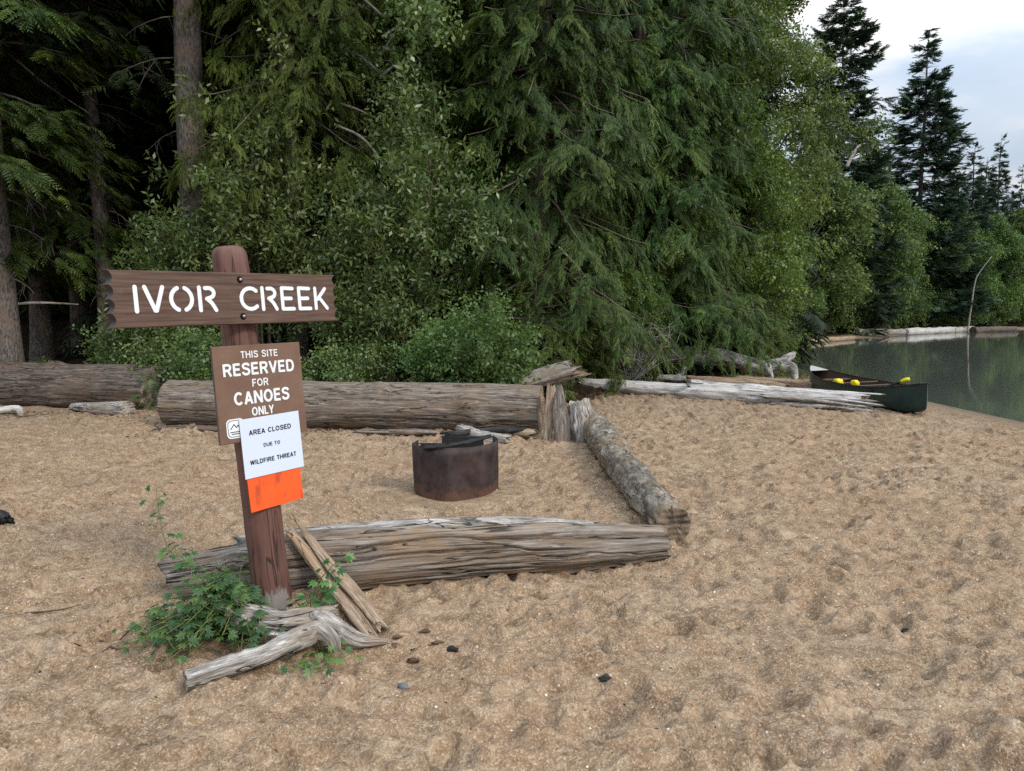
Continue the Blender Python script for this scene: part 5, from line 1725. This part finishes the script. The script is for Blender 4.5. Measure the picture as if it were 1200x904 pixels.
# ------------------------------------------------------------------ bits on the sand
M_BARKB = wood_mat('bark_bits', (.03, .016, .010), (.085, .045, .028), (.16, .10, .07), streak=(10, 40, 40))
M_STONE = plain_mat('grey_stone', (.13, .13, .14), .8, .3, .35, 60)
for u, v, l, w_, mt, nm_, lab in (
        (473, 808, .055, .016, M_STONE, 'pebble', 'long grey pebble on the sand below the right end of the driftwood'),
        (710, 800, .045, .022, W_BURNT, 'charcoal_lump', 'black charcoal lump alone on the sand below the split log'),
        (484, 777, .05, .015, M_BARKB, 'bark_chip', 'dark curled bark chip on the sand, lower one of the cluster by the driftwood'),
        (498, 742, .05, .013, M_BARKB, 'bark_chip', 'reddish bark chip on the sand nearest the split log'),
        (462, 762, .05, .020, M_BARKB, 'bark_chip', 'red brown bark chip touching the point of the driftwood root'),
        (466, 749, .04, .014, M_BARKB, 'bark_chip', 'small bark chip just above the point of the driftwood root'),
        (487, 763, .03, .010, W_BURNT, 'charcoal_lump', 'tiny black charcoal bit in the middle of the bark chips'),
        (529, 765, .05, .02, W_BURNT, 'charcoal_lump', 'dark charcoal piece right of the bark chips'),
        (513, 755, .05, .012, M_BARKB, 'bark_chip', 'thin bark chip left of the dark charcoal piece'),
        (514, 866, .04, .008, M_BARKB, 'twig', 'short dark twig on the sand near the bottom of the photo'),
        (1060, 738, .05, .012, W_BURNT, 'charcoal_lump', 'dark wood scrap on the open sand at the right'),
        (86, 763, .045, .02, W_BURNT, 'charcoal_lump', 'dark scrap on the sand left of the weed clump'),
        (165, 877, .04, .010, M_BARKB, 'twig', 'short twig on the sand at the bottom left')):
    p = gpt(u, v)
    a_ = random.uniform(-.7, .7)
    d = np.array([math.cos(a_), math.sin(a_), 0]) * l / 2
    p[2] = H(p[0], p[1]) + w_ * .9
    tag(wood(nm_, [p - d, p + [0, 0, w_ * .3], p + d], [w_ * .6, w_, w_ * .5], [mt], aspect=(.7, 1), sides=12, seg=14, rough=.25, groove=.12, seed=int(u), jag=.01), lab, nm_.replace('_', ' '))
for pts, lab in (([(122, 766), (140, 756), (160, 738)], 'thin dark twig poking out left of the weed clump'), ([(130, 742), (150, 735), (178, 728)], 'dark twig in the litter at the left end of the split log'),
                 ([(165, 714), (180, 722), (196, 728)], 'slanting twig at the left end of the split log'), ([(30, 722), (70, 720), (95, 716)], 'long thin twig lying on the open sand at left'),
                 ([(118, 754), (136, 766), (152, 768)], 'short crooked twig left of the weed clump')):
    P = [gpt(*t) for t in pts]
    for i, p in enumerate(P): p[2] = H(p[0], p[1]) + .015 + .01 * i
    tag(wood('twig', P, [.005, .004, .002], [M_BARKB], sides=8, seg=20, rough=.2, groove=.1, seed=len(lab)), lab, 'twig')

# scattered grit and forest litter nobody could count
r = np.random.default_rng(31)
n = 5200
px_, py_ = r.uniform(-4.5, 6.5, n), 1.9 + 8 * r.random(n) ** 1.6
sz_ = .0022 + .006 * r.random(n) ** 4
oc = np.array([[1, 0, 0], [-1, 0, 0], [0, 1, 0], [0, -1, 0], [0, 0, 1], [0, 0, -1]], float)
ot = np.array([[0, 2, 4], [2, 1, 4], [1, 3, 4], [3, 0, 4], [2, 0, 5], [1, 2, 5], [3, 1, 5], [0, 3, 5]])
GO = bpy.data.objects['ground']
gv = np.empty(len(GO.data.vertices) * 3, np.float32); GO.data.vertices.foreach_get('co', gv); gv = gv.reshape(-1, 3)
gX = np.unique(gv[:, 0]); gY = np.unique(gv[:, 1]); gZ = gv[:, 2].reshape(len(gY), len(gX))


def gsurf(x, y):
    i = np.clip(np.searchsorted(gX, x) - 1, 0, len(gX) - 2); j = np.clip(np.searchsorted(gY, y) - 1, 0, len(gY) - 2)
    fx = (x - gX[i]) / (gX[i + 1] - gX[i]); fy = (y - gY[j]) / (gY[j + 1] - gY[j])
    return gZ[j, i] * (1 - fx) * (1 - fy) + gZ[j, i + 1] * fx * (1 - fy) + gZ[j + 1, i] * (1 - fx) * fy + gZ[j + 1, i + 1] * fx * fy


V = oc[None] * (sz_[:, None] * r.uniform(.6, 1.3, (n, 3)))[:, None, :] * (1 + r.normal(0, .15, (n, 6, 1)))
V = V + np.stack([px_, py_, gsurf(px_, py_) + sz_ * .3], 1)[:, None]
T3 = (ot[None] + (np.arange(n) * 6)[:, None, None]).reshape(-1, 3)


def grit_mat():
    m, nt, N, L = new_mat('mixed_grit')
    b = NB(nt)
    t = b.attr('tint').outputs['Fac']
    b.out(b.princ(b.ramp(t, [(0, (.05, .035, .025)), (.3, (.20, .13, .08)), (.6, (.42, .30, .20)), (.85, (.60, .52, .43)), (1, (.75, .70, .62))], 'CONSTANT'), .8, .3))
    return m


o = link('coarse_grit', mesh_from('coarse_grit', V.reshape(-1, 3), None, T3, {'tint': np.repeat(r.random(n), 6)}, [grit_mat()]))
tag(o, 'scattered coarse grit and tiny pebbles over the sand', 'grit', kind='stuff')
n = 2600
lx = r.uniform(-9, 1.5, n); ly = np.where(lx < -4.6, 11.0, 9.35) - np.abs(r.normal(0, .45, n)) - .0
ly = ly + (r.random(n) < .35) * r.uniform(.4, 2.5, n)
a_ = r.uniform(0, 2 * PI, n)
d = np.stack([np.cos(a_), np.sin(a_), r.uniform(-.1, .3, n)], 1)
Vv, Qq, tt = scatter(leaf_quad((0, 0, 0), (1, 0, 0), (0, 0, 1), 1, .35, .3), np.stack([lx, ly, gsurf(lx, ly) + .006], 1), d, np.array([0, 0, 1.0]) + r.normal(0, .25, (n, 3)), r.uniform(.02, .07, n), r.random(n))
k2 = 1700
fx, fy = r.uniform(-4.5, 7, k2), 1.9 + 9 * r.random(k2) ** 1.3
a2 = r.uniform(0, 2 * PI, k2)
v2, q2, t2 = scatter(leaf_quad((0, 0, 0), (1, 0, 0), (0, 0, 1), 1, .28, .3), np.stack([fx, fy, gsurf(fx, fy) + .004], 1), np.stack([np.cos(a2), np.sin(a2), r.uniform(-.1, .25, k2)], 1), np.array([0, 0, 1.0]) + r.normal(0, .25, (k2, 3)), .006 + .028 * r.random(k2) ** 3, r.random(k2) * .8)
Qq = np.vstack([Qq, q2 + len(Vv)]); Vv = np.vstack([Vv, v2]); tt = np.concatenate([tt, t2])
m, nt, N_, L_ = new_mat('bark_litter'); b = NB(nt)
b.out(b.princ(b.ramp(b.attr('tint').outputs['Fac'], [(0, (.02, .014, .010)), (.6, (.07, .04, .026)), (.85, (.16, .10, .065)), (1, (.34, .28, .22))]), .9, .2))
o = link('bark_litter', mesh_from('bark_litter', Vv, Qq, None, {'tint': tt}, [m]))
tag(o, 'dark bark flakes and needle litter strewn over the sand and along the big logs', 'litter', kind='stuff')

# ------------------------------------------------------------------ haze over the lake
HAZE = 0
if HAZE:
    pm = PM(); pm.box((40, 80, 15), (520, 420, 40))
    pm.v = [(x, y, -5 if z < 0 else 45) for x, y, z in pm.v]
    m, nt, N_, L_ = new_mat('lake_haze'); b = NB(nt)
    vol = b.n('ShaderNodeVolumePrincipled', ins={'Color': (.80, .87, .95, 1), 'Density': HAZE, 'Anisotropy': .2})
    b.out(None, vol.outputs[0])
    o = pm.obj('haze', [m]); tag(o, kind='stuff')
    o['label'] = 'thin pale smoke haze over the lake and far shore'; o['category'] = 'haze'

# ------------------------------------------------------------------ light
SUN_EL, SUN_AZ = math.radians(36), math.radians(48)          # azimuth measured from -Y (behind the camera) towards +X
w = bpy.data.worlds.new('World'); SC.world = w; w.use_nodes = True
nt = w.node_tree; nt.nodes.clear(); b = NB(nt)
sky = b.n('ShaderNodeTexSky', sky_type='NISHITA', sun_disc=False, sun_elevation=SUN_EL, sun_rotation=PI - SUN_AZ, altitude=700, air_density=1.2, dust_density=2.0, ozone_density=1.0)
gco = b.n('ShaderNodeTexCoord').outputs['Generated']
sep = b.n('ShaderNodeSeparateXYZ', ins={0: gco})
zc_ = b.math('MAXIMUM', sep.outputs[2], .02)
inv = b.math('DIVIDE', 1.0, b.math('ADD', zc_, .22))
pv = b.n('ShaderNodeCombineXYZ', ins={0: b.math('MULTIPLY', sep.outputs[0], inv), 1: b.math('MULTIPLY', sep.outputs[1], inv), 2: 0.0})
n1 = b.noise(b.mapping(pv.outputs[0], (1.1, 1.5, 1), (.4, 2.1, 0)), 1.0, 6, .55, .4)
n2 = b.noise(b.mapping(pv.outputs[0], (.8, .9, 1), (5.3, 1.1, 0)), 1.0, 5, .5, .3)
cloud = b.ramp(n1, [(.36, (4.3, 5.2, 6.4)), (.52, (5.2, 6.0, 7.0)), (.62, (7.6, 7.7, 7.7)), (.72, (11.5, 10.8, 10.0))])
gd = at(1000, -40, 1.0) - CC; gd = gd / np.linalg.norm(gd)
dt = b.n('ShaderNodeVectorMath', operation='DOT_PRODUCT'); nt.links.new(gco, dt.inputs[0]); dt.inputs[1].default_value = tuple(gd)
gl = b.rampf(b.math('ADD', dt.outputs['Value'], b.math('MULTIPLY', b.math('SUBTRACT', n1, .5), .12)), .978, 1.004)
cloud = b.mix(b.math('MULTIPLY', gl, .8), cloud, (9.0, 8.5, 7.8))
cov = b.rampf(n2, .30, .48, .55, 1.0)
col = b.mix(cov, sky.outputs[0], cloud)
zen = b.rampf(sep.outputs[2], .15, 1.0, 1.0, 3.3)
col = b.mix(1.0, col, b.n('ShaderNodeCombineColor', ins={0: zen, 1: zen, 2: zen}).outputs[0], 'MULTIPLY')
bg = b.n('ShaderNodeBackground', ins={'Color': col, 'Strength': .085})
wo_ = b.n('ShaderNodeOutputWorld'); nt.links.new(bg.outputs[0], wo_.inputs[0])
sl = bpy.data.lights.new('sun', 'SUN'); sl.energy = 1.8; sl.angle = math.radians(14); sl.color = (1, .92, .80)
so = bpy.data.objects.new('sun', sl); COL.objects.link(so)
sd = Vector((math.sin(SUN_AZ) * math.cos(SUN_EL), -math.cos(SUN_AZ) * math.cos(SUN_EL), math.sin(SUN_EL)))
so.rotation_euler = sd.to_track_quat('Z', 'Y').to_euler()
so.location = sd * 50

# ------------------------------------------------------------------ camera and render settings
cam = bpy.data.cameras.new('camera'); cam.sensor_fit = 'HORIZONTAL'; cam.sensor_width = 36; cam.lens = 36 * FPX / 1200
cam.clip_start, cam.clip_end = .05, 2000
co = bpy.data.objects.new('camera', cam); COL.objects.link(co)
co.location = (0, 0, CAM_H); co.rotation_euler = (PI / 2 - PITCH, 0, 0)
SC.camera = co
SC.view_settings.view_transform = 'Standard'; SC.view_settings.look = 'None'
SC.view_settings.exposure = 0.38; SC.view_settings.gamma = 1
cy = SC.cycles
cy.max_bounces = 6; cy.diffuse_bounces = 3; cy.glossy_bounces = 3; cy.transmission_bounces = 4; cy.volume_bounces = 0; cy.transparent_max_bounces = 8
cy.use_denoising = False; cy.denoising_prefilter = 'NONE'; cy.denoising_input_passes = 'RGB_ALBEDO_NORMAL'; cy.sample_clamp_indirect = 4.0
SC.render.filter_size = 1.2
